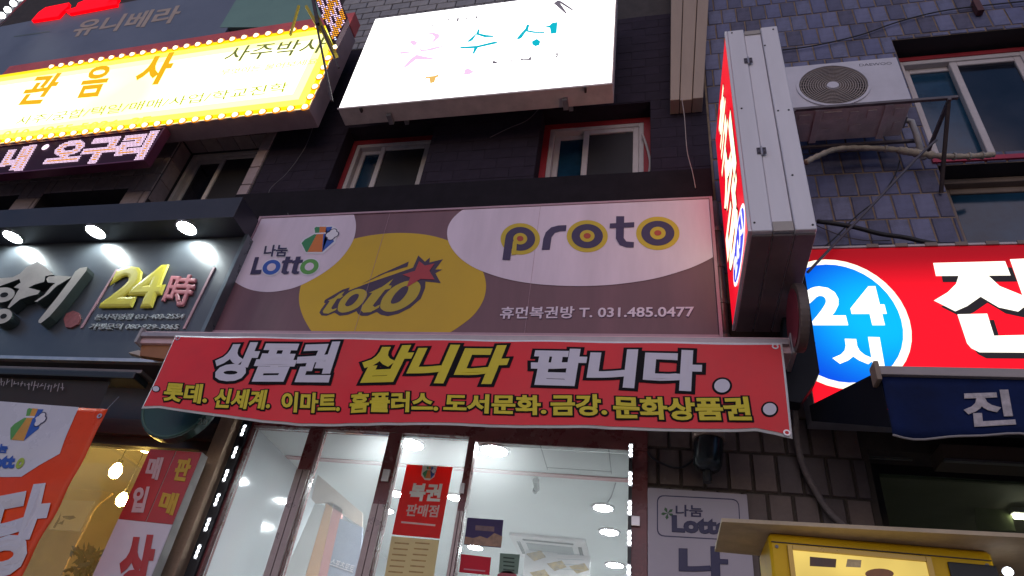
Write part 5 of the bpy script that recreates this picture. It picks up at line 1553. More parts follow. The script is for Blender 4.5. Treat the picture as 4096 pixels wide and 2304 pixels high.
# ------------------------------------------------------------------ left shop: front and warm interior
lf = thing('eatery_front', 'brown framed glass front of the warmly lit eatery left of the wooden post', 'shopfront', (-5, 0, 0.13))
gz = at(500, 1790, 0.0).z
BRN = mat('brown_frame', (0.045, 0.03, 0.022), 0.35, 0.3, 5)
MB().box(-8.6, -3.17, -0.05, 0.05, gz, 4.02).build('header', BRN, lf, bevel=0.006)
MB().box(-8.6, -3.17, -0.10, -0.051, gz + 0.07, gz + 0.20).build('header_rail', mat('brown_board', (0.075, 0.045, 0.03), 0.4, 0.3, 4, streak=0.2), lf, bevel=0.006)
MB().box(-8.6, -3.28, 0.0, 0.008, 0.35, gz - 0.001).build('pane', GLASS, lf)
MB().box(-3.28, -3.165, -0.04, 0.05, 0.13, gz - 0.001).build('jamb', mat('worn_wood', (0.22, 0.15, 0.11), 0.7, 0.4, 4, 0.3, 40, streak=6), lf)
lr = structure(bpy.data.objects.new('eatery_room', None)); COL.objects.link(lr)
WARM = mat('warm_plaster', (0.74, 0.65, 0.44), 0.7, 0.10, 1.5)
lcz = 3.92
MB().box(-8.6, -3.17, 0.06, 4.2, lcz, lcz + 0.05).build('ceiling', WARM, lr)
MB().box(-8.6, -3.17, 3.0, 3.05, 0.13, lcz).build('back_wall', mat('ochre_wall', (0.66, 0.52, 0.26), 0.6, 0.2, 1.5), lr)
MB().box(-3.16, -3.12, 0.06, 4.2, 0.13, lcz).build('side_wall', WARM, lr)
MB().box(-8.65, -8.6, 0.06, 4.2, 0.13, lcz).build('side_wall', WARM, lr)
MB().box(-8.6, -3.17, 0.05, 3.0, 0.10, 0.14).build('floor', MATS['shop_floor'], lr)
for x, y, w_, d in ((-4.55, 0.9, 0.05, 0.9), (-5.6, 1.2, 0.06, 1.4)):
    MB().box(x, x + w_, y, y + d, lcz - 0.02, lcz - 0.001).build('ceiling_batten', mat('cream_batten', (0.62, 0.56, 0.46), 0.6), lr)
WARMB = emit('amber_bulb', (1.0, 0.66, 0.16), 110.0)
Zq = zoomed(0, 1580, 700 / 1401)
for q, r, Yb, lab in (((925, 610), 0.055, 0.75, 'amber pendant bulb hanging highest inside the eatery'), ((975, 840), 0.05, 0.95, 'amber pendant bulb close to the red and white board in the eatery')):
    p = at(*Zq(q), Yb)
    t = thing('pendant_bulb', lab, 'lamp', tuple(p))
    MB().tube([p + Vector((0, 0, -r * 1.2)), p + Vector((0, 0, -r * 0.9)), p, p + Vector((0, 0, r * 0.9)), p + Vector((0, 0, r * 1.4))], [r * 0.25, r * 0.75, r, r * 0.7, r * 0.3], 14).build('bulb', WARMB, t, smooth=True)
    MB().tube([p + Vector((0, 0, r * 1.35)), p + Vector((0, 0, r * 2.0))], r * 0.4, 10).build('socket', BLACKPLA, t)
    if lcz > p.z + r * 2: MB().tube([p + Vector((0, 0, r * 2.0)), Vector((p.x, p.y, lcz))], 0.004, 6).build('cord', BLACKPLA, t)
p = atz(*Zq((660, 815)), lcz)
t = thing('ceiling_lamp', 'round warm white ceiling lamp inside the eatery', 'lamp', (p.x, p.y, lcz))
MB().ring((p.x, p.y, lcz - 0.001), (0, 0, -1), 0.10, 0.02, 0.014, 24).build('rim', WHITE_PANEL, t)
MB().disc((p.x, p.y, lcz - 0.001), (0, 0, -1), 0.09, 24, 0.008).build('diffuser', emit('warm_ceiling_lamp', (1.0, 0.90, 0.66), 130.0), t)
p = at(*Zq((1165, 430)), 0.35)
t = thing('spot_lamp', 'small amber spotlight at the top edge of the eatery glass', 'lamp', tuple(p))
MB().tube([p + Vector((0, 0, 0.03)), p + Vector((0, 0, -0.02))], [0.02, 0.035], 12).build('shade', BLACKPLA, t)
MB().disc(p + Vector((0, 0, -0.021)), (0, 0, -1), 0.03, 14, 0.006).build('bulb', WARMB, t)
# framed ink painting and a leaning plank inside
PI = Pl(2.2)
fp_ = thing('ink_painting', 'pale paper panel with dark brush strokes hung inside the eatery', 'painting', tuple(PI.un(*Zq((560, 1000)))))
MB().slab([PI.un(*Zq(q)) for q in ((500, 840), (755, 850), (640, 1090), (390, 1075))], (0, 0.02, 0)).build('panel', mat('rice_paper', (0.60, 0.55, 0.46), 0.7, 0.1, 3), fp_)
for pts in ([(425, 1060), (470, 985), (490, 940), (480, 1000), (440, 1070)], [(500, 970), (590, 965), (610, 985), (560, 1000), (505, 985)], [(460, 1030), (520, 1000), (500, 1040)]):
    print_poly(fp_, PI, pts, mat('sumi_ink', (0.06, 0.04, 0.035), 0.7), 0.003, 'brush_stroke', tf=Zq)
PI2 = Pl(1.4)
pk = [PI2.un(*Zq(q)) for q in ((905, 790), (770, 900), (690, 1050), (560, 1300), (500, 1440))]
tag(MB().tube(smooth_pts(pk, 6), 0.012, 8).build('bamboo_pole', mat('bamboo', (0.42, 0.28, 0.12), 0.5, 0.3, 6), smooth=True), 'tan bamboo pole leaning across the eatery interior', 'pole')
pl_ = thing('potted_plant', 'small potted plant with dark leaves behind the eatery glass', 'plant', tuple(at(*Zq((690, 1440)), 0.5)))
rg = random.Random(8)
lm_ = MB()
for k in range(150):
    c = at(*Zq((rg.uniform(590, 800), rg.uniform(1270, 1500))), 0.5) + Vector((0, rg.uniform(-0.06, 0.06), 0))
    d = Vector((rg.uniform(-1, 1), rg.uniform(-0.6, 0.6), rg.uniform(-0.2, 1))).normalized() * rg.uniform(0.05, 0.11)
    e = d.cross(Vector((0.3, 1, 0.2))).normalized() * 0.022
    lm_.add([c, c + d * 0.5 + e, c + d, c + d * 0.5 - e], [(0, 1, 2, 3)])
o = lm_.build('foliage', mat('plant_green', (0.12, 0.17, 0.09), 0.5, 0.5, 20), pl_); o['kind'] = 'stuff'
pb_ = at(*Zq((690, 1560)), 0.5)
MB().tube([pb_ + Vector((0, 0, -0.2)), pb_], [0.08, 0.11], 14).build('pot', mat('clay_pot', (0.30, 0.14, 0.08), 0.7), pl_)

# ------------------------------------------------------------------ orange lottery banner, bottom left
OY = -0.72
PO = Pl(OY)
ox1 = PO.un(430, 1640).x; oz1 = PO.un(317, 1631).z
ob_ = thing('orange_banner', 'glossy orange and white lottery banner with bag emblem left of the eatery glass', 'banner', (ox1 - 0.5, OY, 1.2))
def owave(x, z):
    t_ = (oz1 - z)
    return 0.012 * math.sin(9 * x + 3 * z) * min(1, t_ * 2) + 0.008 * math.sin(17 * z - 4 * x) * min(1, t_ * 2)
def owarp(p): return Vector((p.x, p.y + owave(p.x, p.z), p.z))
mb = MB()
nx, nz = 24, 40
for j in range(nz + 1):
    for i in range(nx + 1):
        mb.v.append(tuple(owarp(Vector((ox1 - 1.1 + 1.1 * i / nx, OY, oz1 - 2.0 * j / nz)))))
for j in range(nz):
    for i in range(nx):
        a = j * (nx + 1) + i
        mb.f.append((a, a + nx + 1, a + nx + 2, a + 1))
o = mb.build('sheet', mat('orange_vinyl', (0.85, 0.060, 0.0), 0.3, 0.15, 2, spec=0.25), ob_, smooth=True)
o.modifiers.new('thickness', 'SOLIDIFY').thickness = 0.001
VW = mat('white_vinyl', (0.62, 0.58, 0.62), 0.28, 0.06, 3, spec=0.6)
wpoly = [(-200, 40), (0, 52), (635, 100), (600, 170), (480, 470), (330, 560), (180, 660), (-200, 640)]
w_ = [PO.un(*Zq(q)) for q in wpoly]
dense = []
for k in range(len(w_)):
    for s in range(10):
        dense.append(w_[k].lerp(w_[(k + 1) % len(w_)], s / 10))
# a grid of small faces keeps the white print on the rippled sheet
def print_grid(parent, P, poly, m, lift, warp, name, step=0.03):
    q = [(p.x, p.z) for p in poly]
    x0, x1 = min(a for a, b in q), max(a for a, b in q); z0, z1 = min(b for a, b in q), max(b for a, b in q)
    me = bpy.data.meshes.new(name)
    bm = bmesh.new()
    bm.faces.new([bm.verts.new((a, P.a.y, b)) for a, b in q])
    n_ = int((x1 - x0) / step)
    for k in range(1, n_):
        bmesh.ops.bisect_plane(bm, geom=bm.verts[:] + bm.edges[:] + bm.faces[:], plane_co=(x0 + (x1 - x0) * k / n_, 0, 0), plane_no=(1, 0, 0))
    n_ = int((z1 - z0) / step)
    for k in range(1, n_):
        bmesh.ops.bisect_plane(bm, geom=bm.verts[:] + bm.edges[:] + bm.faces[:], plane_co=(0, 0, z0 + (z1 - z0) * k / n_), plane_no=(0, 0, 1))
    for v in bm.verts:
        v.co = warp(v.co + P.n * lift)
    bm.normal_update()
    bm.to_mesh(me); bm.free()
    return link(name, me, m, parent, True)
print_grid(ob_, PO, w_, VW, 0.004, owarp, 'white_print')
c0 = PO.un(*Zq((85, 362)))
bag_logo(ob_, PO, Vector((c0.x, OY, c0.z)), PO.un(*Zq((230, 105))).z - c0.z, halo=False, warp=owarp, base=0.007, mats=(GREEN_INK, mat('amber_ink', (0.62, 0.28, 0.03), 0.4), BLUE_INK))
otx = lambda body, bl, br, tl, m, bold, l=0.007: lettering(ob_, body, PO, Zq(bl), Zq(br), Zq(tl), m, bold=bold, lift=l, warp=owarp)
otx('나눔', (-90, 462), (58, 468), (-70, 390), BLUE_INK, 0.04)
otx('Lott', (-150, 578), (108, 588), (-120, 470), BLUE_INK, 0.06)
otx('o', (112, 592), (180, 592), (150, 506), mat('lime_ink', (0.36, 0.45, 0.04), 0.4), 0.06)
otx('당', (-240, 1500), (250, 1440), (0, 770), VW, 0.05)
MB().ring(PO.un(*Zq((802, 172))) + PO.n * 0.006, PO.n, 0.014, 0.008, 0.004, 14).build('eyelet', ALU, ob_)
MB().tube([PO.un(*Zq((802, 172))), PO.un(*Zq((830, 60))) + Vector((0, 0.1, 0.1))], 0.003, 6).build('tie_cord', GREYMET, ob_)

# ------------------------------------------------------------------ red and white box sign beside the post
PVB = Pl(-0.30)
vb = thing('box_sign', 'narrow red and white box sign buying and selling vouchers beside the wooden post', 'sign', (-3.27, -0.3, 0.13))
vx0, vx1_ = -3.485, -3.045
vz1_ = 3.195
vzm = 2.68
MB().box(vx0, vx1_, -0.295, -0.215, 0.13, vz1_).build('box', mat('box_sign_side', (0.42, 0.37, 0.33), 0.5, 0.2, 4), vb, bevel=0.005)
REDV = mat('box_sign_red', (0.42, 0.028, 0.028), 0.4, 0.12, 3)
xm = (vx0 + vx1_) / 2 + 0.005
MB().box(vx0 + 0.003, xm - 0.004, -0.300, -0.2955, vzm, vz1_ - 0.004).build('red_panel', REDV, vb)
MB().box(xm + 0.004, vx1_ - 0.003, -0.300, -0.2955, vzm, vz1_ - 0.004).build('red_panel', REDV, vb)
MB().box(vx0 + 0.003, vx1_ - 0.003, -0.300, -0.2955, 0.3, vzm - 0.003).build('white_panel', mat('box_sign_white', (0.62, 0.57, 0.62), 0.4, 0.08, 3), vb)
Zr = zoomed(500, 1650, 800 / 1772)
for body, bl, br, tl, m in (('매', (165, 590), (290, 600), (225, 392), mat('box_sign_pale', (0.58, 0.40, 0.40), 0.5)), ('입', (35, 885), (165, 890), (95, 655), MATS['box_sign_pale']), ('판', (415, 600), (545, 615), (480, 400), mat('box_sign_yellow', (0.55, 0.33, 0.02), 0.5)), ('매', (280, 880), (425, 915), (345, 690), MATS['box_sign_yellow'])):
    lettering(vb, body, Pl(-0.3005), Zr(bl), Zr(br), Zr(tl), m, bold=0.05, lift=0.002)
lettering(vb, '상', Pl(-0.3005), Zr((-110, 1640)), Zr((190, 1660)), Zr((10, 1075)), REDV, bold=0.06, lift=0.002)

# green round sign half hidden by the banner
PGR = Pl(-0.40)
gc = PGR.un(708, 1640)
gn = thing('round_sign', 'dark green round sign hanging half hidden behind the red banner', 'sign', (gc.x, -0.4, gc.z))
GRN = mat('bottle_green', (0.012, 0.055, 0.045), 0.35, 0.2, 4)
MB().disc((gc.x, -0.34, gc.z + 0.06), (0, -1, 0), 0.30, 40, 0.08).build('disc', GRN, gn, bevel=0.01)
MB().ring((gc.x, -0.421, gc.z + 0.06), (0, -1, 0), 0.28, 0.012, 0.004, 40).build('rim', mat('pale_green_line', (0.05, 0.12, 0.09), 0.5), gn)
lettering(gn, '20', Pl(-0.422), Zr((640, 105)), Zr((725, 115)), Zr((655, 50)), mat('grey_green_ink', (0.22, 0.24, 0.20), 0.5), bold=0.03, lift=0.002)
MB().tube([(gc.x, -0.38, gc.z + 0.35), (gc.x, -0.10, gc.z + 0.45)], 0.015, 8).build('arm', BLACKMET, gn)

# ------------------------------------------------------------------ right: red 24 hour sign
PRS = Pl(-0.30)
RX0, RX1 = 0.93, 3.3
RZ1 = (PRS.un(3244, 996).z + PRS.un(4096, 982).z) / 2
RZ0 = PRS.un(3215, 1622).z - 0.02
rs = thing('red_lightbox_sign', 'bright red lightbox sign with blue 24 hour oval and large white letter', 'sign', (2.0, -0.15, RZ0))
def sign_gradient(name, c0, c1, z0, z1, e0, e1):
    """Back-lit film, light falloff painted into the emission: dimmer towards the box's upper edge."""
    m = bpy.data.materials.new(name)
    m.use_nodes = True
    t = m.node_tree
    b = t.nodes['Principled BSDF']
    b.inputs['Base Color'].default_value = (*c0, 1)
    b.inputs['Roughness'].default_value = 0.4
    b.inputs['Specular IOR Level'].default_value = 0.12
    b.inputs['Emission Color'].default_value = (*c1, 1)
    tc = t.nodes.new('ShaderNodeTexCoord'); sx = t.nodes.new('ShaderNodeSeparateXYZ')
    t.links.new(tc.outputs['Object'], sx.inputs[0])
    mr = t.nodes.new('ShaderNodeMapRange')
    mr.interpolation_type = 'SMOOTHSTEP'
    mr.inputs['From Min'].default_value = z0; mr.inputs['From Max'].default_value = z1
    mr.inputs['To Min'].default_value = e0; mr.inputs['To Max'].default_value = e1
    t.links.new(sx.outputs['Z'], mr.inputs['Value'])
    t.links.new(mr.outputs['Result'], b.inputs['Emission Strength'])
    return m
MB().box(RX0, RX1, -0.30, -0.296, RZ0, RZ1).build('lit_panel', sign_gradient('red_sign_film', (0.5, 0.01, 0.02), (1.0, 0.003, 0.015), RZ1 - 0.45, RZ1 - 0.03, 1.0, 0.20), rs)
MB().box(RX0 - 0.005, RX1, -0.294, -0.05, RZ0 - 0.005, RZ1 + 0.005).build('box', GREYMET, rs)
MB().box(RX0, RX1, -0.306, -0.24, RZ1 + 0.006, RZ1 + 0.022).build('top_trim', mat('top_trim_pale', (0.55, 0.50, 0.50), 0.4), rs)
for k in range(7):
    x = 1.40 + k * 0.17
    MB().box(x, x + 0.07, -0.312, -0.26, RZ1 + 0.001, RZ1 + 0.03).build('clip', mat('old_clip', (0.24, 0.18, 0.15), 0.6), rs)
Zs = zoomed(3100, 900, 996 / 1804)
WH = emit('sign_white_lit', (1.0, 0.97, 0.90), 1.5, sampled=False)
def hot_spot(name, base, c_in, c_out, centre, r0, r1, strength):
    """Lit film with a backlight hot spot painted into its emission colour."""
    m = bpy.data.materials.new(name)
    m.use_nodes = True
    t = m.node_tree
    b = t.nodes['Principled BSDF']
    b.inputs['Base Color'].default_value = (*base, 1)
    b.inputs['Specular IOR Level'].default_value = 0.12
    tc = t.nodes.new('ShaderNodeTexCoord')
    d = t.nodes.new('ShaderNodeVectorMath'); d.operation = 'DISTANCE'
    d.inputs[1].default_value = centre
    t.links.new(tc.outputs['Object'], d.inputs[0])
    mr = t.nodes.new('ShaderNodeMapRange'); mr.interpolation_type = 'SMOOTHSTEP'
    mr.inputs['From Min'].default_value = r0; mr.inputs['From Max'].default_value = r1
    t.links.new(d.outputs['Value'], mr.inputs['Value'])
    r = t.nodes.new('ShaderNodeValToRGB')
    r.color_ramp.elements[0].color = (*c_in, 1); r.color_ramp.elements[1].color = (*c_out, 1)
    t.links.new(mr.outputs['Result'], r.inputs['Fac'])
    t.links.new(r.outputs['Color'], b.inputs['Emission Color'])
    b.inputs['Emission Strength'].default_value = strength
    return m
BLU = hot_spot('blue_sign_film', (0.0, 0.03, 0.2), (0.0, 0.50, 1.0), (0.0, 0.07, 0.75), tuple(PRS.un(3520, 1270)), 0.10, 0.62, 1.0)
ovc = PRS.un(*Zs((545, 730))); ovl = (PRS.un(*Zs((1018, 840))).x - ovc.x)
def oval(rx, rz, m, lift, nm):
    cx = PRS.un(*Zs((1018, 850))).x - ovl2
    cz = (PRS.un(*Zs((420, 250))).z + PRS.un(*Zs((495, 1192))).z) / 2
    pts = [(cx + rx * math.cos(2 * math.pi * k / 40), cz + rz * math.sin(2 * math.pi * k / 40)) for k in range(40)]
    pts = [(max(a, RX0 + 0.003), b) for a, b in pts]
    mb = MB().add([(a, -0.30 - lift, b) for a, b in pts], [tuple(range(40))])
    o = mb.build(nm, m, rs)
    if o.data.polygons[0].normal.y > 0: o.data.flip_normals()
ovl2 = 0.40
orz = (PRS.un(*Zs((420, 250))).z - PRS.un(*Zs((495, 1192))).z) / 2
oval(0.40, orz, emit('oval_cream_lit', (1.0, 0.95, 0.75), 1.25, sampled=False), 0.002, 'oval_rim')
oval(0.355, orz - 0.045, BLU, 0.004, 'oval')
PRS2 = Pl(-0.304)
lettering(rs, '2', PRS2, Zs((275, 728)), Zs((530, 728)), Zs((215, 448)), WH, bold=0.05, lift=0.002, thick=0.002)
lettering(rs, '4', PRS2, Zs((572, 728)), Zs((830, 728)), Zs((512, 448)), WH, bold=0.05, lift=0.002, thick=0.002)
lettering(rs, '시', PRS2, Zs((425, 1045)), Zs((800, 1060)), Zs((395, 805)), WH, bold=0.06, lift=0.002, thick=0.002)
DARKL = mat('letter_shadow_film', (0.02, 0.012, 0.012), 0.5)
def big(dx, dy, m, lift):
    f_ = lambda pts: [(Zs(q)[0] + dx, Zs(q)[1] + dy) for q in pts]
    for i, pts in enumerate(([(1145, 278), (1665, 265), (1705, 368), (1165, 372)], [(1330, 368), (1540, 366), (1625, 445), (1810, 520), (1850, 560), (1760, 630), (1620, 600), (1488, 522), (1390, 590), (1305, 628), (1150, 550), (1250, 490), (1310, 430)],
                [(1320, 650), (1535, 645), (1585, 805), (2200, 790), (2230, 930), (1480, 925), (1420, 895), (1390, 860)], [(1700, 252), (1960, 240), (2060, 760), (1880, 770)])):
        print_poly(rs, PRS, f_(pts), m, lift + i * 0.0002, 'letter_stroke')
big(28, 24, DARKL, 0.002)
big(0, 0, emit('big_letter_lit', (1.0, 0.96, 0.82), 1.5, sampled=False), 0.004)
# dark service duct in front of the sign's end
du = thing('service_duct', 'dark sheet metal duct between the blade sign and the blue 24 hour oval', 'duct', (0.97, -0.3, 3.3))
PDU = Pl(-0.42)
MB().slab([PDU.un(*q) for q in ((3130, 1060), (3218, 1075), (3238, 1200), (3262, 1370), (3280, 1487), (3258, 1535), (3205, 1612), (3130, 1600))], (0, 0.10, 0)).build('duct', mat('dark_duct', (0.008, 0.009, 0.014), 0.6, 0.3, 6, spec=0.2), du, bevel=0.012)
MB().box(at(3180, 1300, -0.3).x - 0.02, at(3180, 1300, -0.3).x + 0.02, -0.315, -0.01, 4.2, 4.25).build('bracket', RUST, du)
# edge-on round sign
c = at(3195, 1272, -0.72)
rd = thing('disc_sign', 'round sign seen edge-on under the blade sign', 'sign', tuple(c))
MB().disc((c.x - 0.03, c.y, c.z), (1, 0, 0.0), 0.20, 36, 0.05).build('disc', mat('disc_edge', (0.14, 0.10, 0.09), 0.5, 0.2, 6), rd, bevel=0.012)
MB().disc((c.x - 0.032, c.y, c.z), (-1, 0, 0), 0.17, 30, 0.003).build('red_face', mat('disc_red', (0.25, 0.03, 0.05), 0.4), rd)
MB().tube([(c.x, c.y, c.z + 0.18), (c.x, c.y + 0.2, c.z + 0.32), (c.x, 0.0, c.z + 0.32)], 0.012, 8).build('arm', RUST, rd)

# navy awning
an = thing('navy_awning', 'navy fabric awning with white syllable and pale front rail below the red sign', 'awning', (1.8, -0.6, 3.2))
NAVYF = mat('navy_canvas', (0.005, 0.014, 0.070), 0.8, 0.4, 3, 0.2, 60, spec=0.2)
BLKF = mat('black_canvas', (0.006, 0.007, 0.013), 0.85, 0.3, 3, spec=0.15)
az = (at(3530, 1485, -1.0).z + at(4096, 1500, -1.0).z) / 2
ax0 = 1.075
awz = 3.73
abx = 0.90
sl = MB()
n = 24
for i in range(n + 1):
    x = ax0 + (3.2 - ax0) * i / n
    sag = 0.012 * math.sin(i * 1.7)
    sl.v += [(abx + (3.2 - abx) * i / n, -0.31, awz), (x, -0.66, (awz + az) / 2 - 0.015 + sag), (x, -1.0, az)]
for i in range(n):
    for k in range(2):
        a = i * 3 + k
        sl.f.append((a, a + 1, a + 4, a + 3))
o = sl.build('canopy_cloth', NAVYF, an, smooth=True); o.modifiers.new('thickness', 'SOLIDIFY').thickness = 0.003
MB().slab([(abx, -0.31, awz), (ax0 - 0.006, -1.0, az), (ax0 - 0.006, -1.0, az - 0.30), (abx, -0.31, awz - 0.10)], (-0.004, 0, 0)).build('side_cloth', BLKF, an)
MB().box(ax0 - 0.02, 3.2, -1.035, -1.0, az - 0.035, az + 0.012).build('front_rail', mat('awning_rail', (0.34, 0.29, 0.28), 0.4, 0.15, 5), an, bevel=0.006)
MB().box(ax0 - 0.035, ax0 - 0.012, -1.045, -0.96, az - 0.07, az + 0.035).build('rail_end', mat('rail_end_tan', (0.26, 0.19, 0.14), 0.6), an, bevel=0.008)
vl = MB()
nx, nz = 48, 6
for j in range(nz + 1):
    for i in range(nx + 1):
        x = ax0 - 0.004 + (3.2 - ax0) * i / nx
        t_ = j / nz
        vl.v.append((x, -1.012 + t_ * (0.03 + 0.022 * math.sin(x * 11 + 0.8) + 0.012 * math.sin(x * 23)), az - 0.036 - t_ * (0.285 + 0.012 * math.sin(x * 7))))
for j in range(nz):
    for i in range(nx):
        a = j * (nx + 1) + i
        vl.f.append((a, a + nx + 1, a + nx + 2, a + 1))
o = vl.build('valance', NAVYF, an, smooth=True); o.modifiers.new('thickness', 'SOLIDIFY').thickness = 0.002
lastrow = [Vector(v) for v in vl.v[-(nx + 1):]]
MB().tube([p + Vector((0, -0.002, 0)) for p in lastrow], 0.006, 6).build('hem_cord', mat('hem_pale', (0.30, 0.27, 0.27), 0.6), an, smooth=True)
Zu = zoomed(3200, 1400, 896 / 1436)
def vwarp(p):
    t_ = max(0, min(1, (az - 0.036 - p.z) / 0.285))
    return Vector((p.x, -1.012 + t_ * (0.03 + 0.022 * math.sin(p.x * 11 + 0.8) + 0.012 * math.sin(p.x * 23)) + (p.y + 1.0), p.z))
lettering(an, '진', Pl(-1.0), Zu((1060, 490)), Zu((1375, 490)), Zu((1030, 270)), mat('awning_white_paint', (0.50, 0.44, 0.45), 0.7, 0.35, 30), bold=0.035, lift=0.006, warp=vwarp)

# ------------------------------------------------------------------ right shop below the awning: dim glazed front
rf = thing('dim_shopfront', 'dark glazed shopfront with steel rails under the navy awning', 'shopfront', (2.2, 0.1, 0.13))
DKF = mat('dark_front_frame', (0.022, 0.020, 0.020), 0.4, 0.3, 5)
def rbox(px0, py0, px1, py1, Y, th, m, nm):
    a, b = at(px0, py0, Y), at(px1, py1, Y)
    MB().box(a.x, b.x, Y, Y + th, a.z, b.z).build(nm, m, rf)
MB().box(1.25, 3.4, 0.20, 0.26, 3.56, 3.62).build('header', DKF, rf)
MB().box(1.25, 1.31, 0.10, 0.22, 0.14, 3.56).build('jamb', DKF, rf)
for a, b in ((3420, 1822), (3760, 1838)):
    pass
STR = mat('steel_rail', (0.34, 0.33, 0.32), 0.3, 0.2, 5, metal=0.7)
pA, pB = at(3425, 1825, 0.10), at(3650, 1838, 0.10)
MB().box(pA.x, pB.x, 0.09, 0.11, pA.z - 0.008, pA.z + 0.008).build('steel_rail', STR, rf)
pA, pB = at(3770, 1843, -0.15), at(4140, 1850, -0.15)
hx = MB().box(pA.x, pB.x + 0.4, -0.18, 0.0, pA.z, pA.z + 0.09).build('cable_box', mat('brown_box', (0.10, 0.075, 0.055), 0.5), rf, bevel=0.004)
MB().box(pA.x, pB.x + 0.4, -0.19, -0.16, pA.z - 0.014, pA.z - 0.002).build('steel_rail', STR, rf)
MB().box(1.31, 3.4, 0.21, 0.218, 0.3, 3.559).build('pane', glassy('dim_glass', (0.75, 0.8, 0.78)), rf)
pA, pB = at(3440, 1962, 0.15), at(3475, 2078, 0.15)
MB().box(pA.x, pB.x - 0.01, 0.14, 0.16, pB.z, pA.z).build('sticker_strip', mat('silver_strip', (0.28, 0.30, 0.32), 0.4, 0.3, 20), rf)
rr = structure(bpy.data.objects.new('dim_room', None)); COL.objects.link(rr)
DIMW = mat('dim_green_wall', (0.20, 0.25, 0.17), 0.7, 0.3, 2)
MB().box(1.25, 5.2, 0.45, 3.6, 3.95, 4.0).build('ceiling', mat('dim_ceiling', (0.22, 0.20, 0.16), 0.7, 0.3, 2), rr)
MB().box(1.20, 1.25, 0.40, 3.6, 0.13, 3.95).build('side_wall', DIMW, rr)
MB().box(5.2, 5.25, 0.40, 3.6, 0.13, 3.95).build('side_wall', DIMW, rr)
MB().box(1.25, 5.2, 3.6, 3.65, 0.13, 3.95).build('back_wall', DIMW, rr)
MB().box(3.4, 5.2, 0.36, 0.40, 0.13, 3.95).build('front_wall', DIMW, rr)
MB().box(1.25, 5.2, 0.40, 3.6, 0.10, 0.14).build('floor', MATS['shop_floor'], rr)
p = atz(4072, 2040, 3.95)
t = thing('tube_lamp', 'glowing tube lamp at the far end of the dim shop', 'lamp', (p.x, p.y, 3.95))
MB().box(p.x - 0.06, p.x + 0.8, p.y - 0.06, p.y + 0.06, 3.91, 3.949).build('fitting', WHITE_PANEL, t)
MB().tube([(p.x - 0.04, p.y, 3.895), (p.x + 0.78, p.y, 3.895)], 0.016, 10).build('tube', emit('tube_glow', (1.0, 0.95, 0.70), 22.0), t, smooth=True)
PK = Pl(1.6)
MB().slab([PK.un(*Zu(q)) for q in ((1120, 985), (1330, 965), (1385, 1160), (1140, 1150))], (0, 0.02, 0)).build('notice_board', mat('green_notice', (0.22, 0.26, 0.11), 0.6, 0.3, 6), rr)

# ------------------------------------------------------------------ wall lamp, lottery board, vending machine
wl_ = thing('wall_lamp', 'unlit dark cylinder wall lamp with pale cap on the tan wall tiles', 'lamp', tuple(at(2840, 1850, -0.12)))
a, b = at(2835, 1762, -0.14), at(2828, 1885, -0.14)
MB().tube([a + Vector((0, 0, 0.10)), a], [0.094, 0.096], 18).build('cap', mat('lamp_cap', (0.34, 0.24, 0.19), 0.5), wl_)
MB().tube([a + Vector((0, 0, -0.001)), a + Vector((0, 0, -0.01)), a.lerp(b, 0.4), a.lerp(b, 0.75), a.lerp(b, 0.9), b], [0.084, 0.086, 0.086, 0.084, 0.074, 0.050], 24).build('shade', mat('lamp_dark_glass', (0.020, 0.028, 0.032), 0.2), wl_, smooth=True)
MB().tube([b, b + Vector((0, 0, -0.07))], 0.025, 12).build('base', BLACKPLA, wl_)
MB().box(a.x - 0.02, a.x + 0.02, a.y, -0.003, a.z + 0.01, a.z + 0.05).build('wall_arm', BLACKPLA, wl_)
LBX0, LBX1, LBZ1 = -0.02, 0.545, 3.265
lo = thing('lottery_board', 'white lottery board with dark blue lettering on the tan tiled wall', 'board', (0.26, -0.05, 1.6))
MB().box(LBX0, LBX1, -0.05, -0.008, 1.6, LBZ1).build('panel', mat('lottery_board_white', (0.42, 0.37, 0.42), 0.45, 0.08, 2), lo, bevel=0.004)
PLB = Pl(-0.05)
DBLUE = mat('dark_blue_ink', (0.030, 0.026, 0.085), 0.5, 0.1, 5)
Zv = zoomed(2500, 1680, 800 / 1858)
def rrect(tl, tr, bl, br, r):
    tl, tr, bl, br = (Vector((*q, 0)) for q in (tl, tr, bl, br))
    out = []
    for c, p, n in ((tl, bl, tr), (tr, tl, br), (br, tr, bl), (bl, br, tl)):
        a = c + (p - c).normalized() * r; b = c + (n - c).normalized() * r
        for k in range(6):
            t_ = k / 5
            q = a * (1 - t_) ** 2 + c * 2 * t_ * (1 - t_) + b * t_ ** 2
            out.append((q.x, q.y))
    return out
print_poly(lo, PLB, rrect((296, 696), (1058, 735), (296, 1080), (1080, 1125), 70), DBLUE, 0.001, 'outline', tf=Zv)
print_poly(lo, PLB, rrect((306, 707), (1050, 746), (307, 1070), (1070, 1115), 64), MATS['lottery_board_white'], 0.002, 'field', tf=Zv)
lettering(lo, '나눔', PLB, Zv((470, 897)), Zv((722, 905)), Zv((470, 788)), DBLUE, bold=0.02, lift=0.003)
lettering(lo, 'Lotto', PLB, Zv((435, 1045)), Zv((990, 1075)), Zv((432, 885)), DBLUE, bold=0.055, lift=0.003)
lettering(lo, '나', PLB, Zv((498, 1480)), Zv((965, 1500)), Zv((498, 1165)), DBLUE, bold=0.04, lift=0.003)
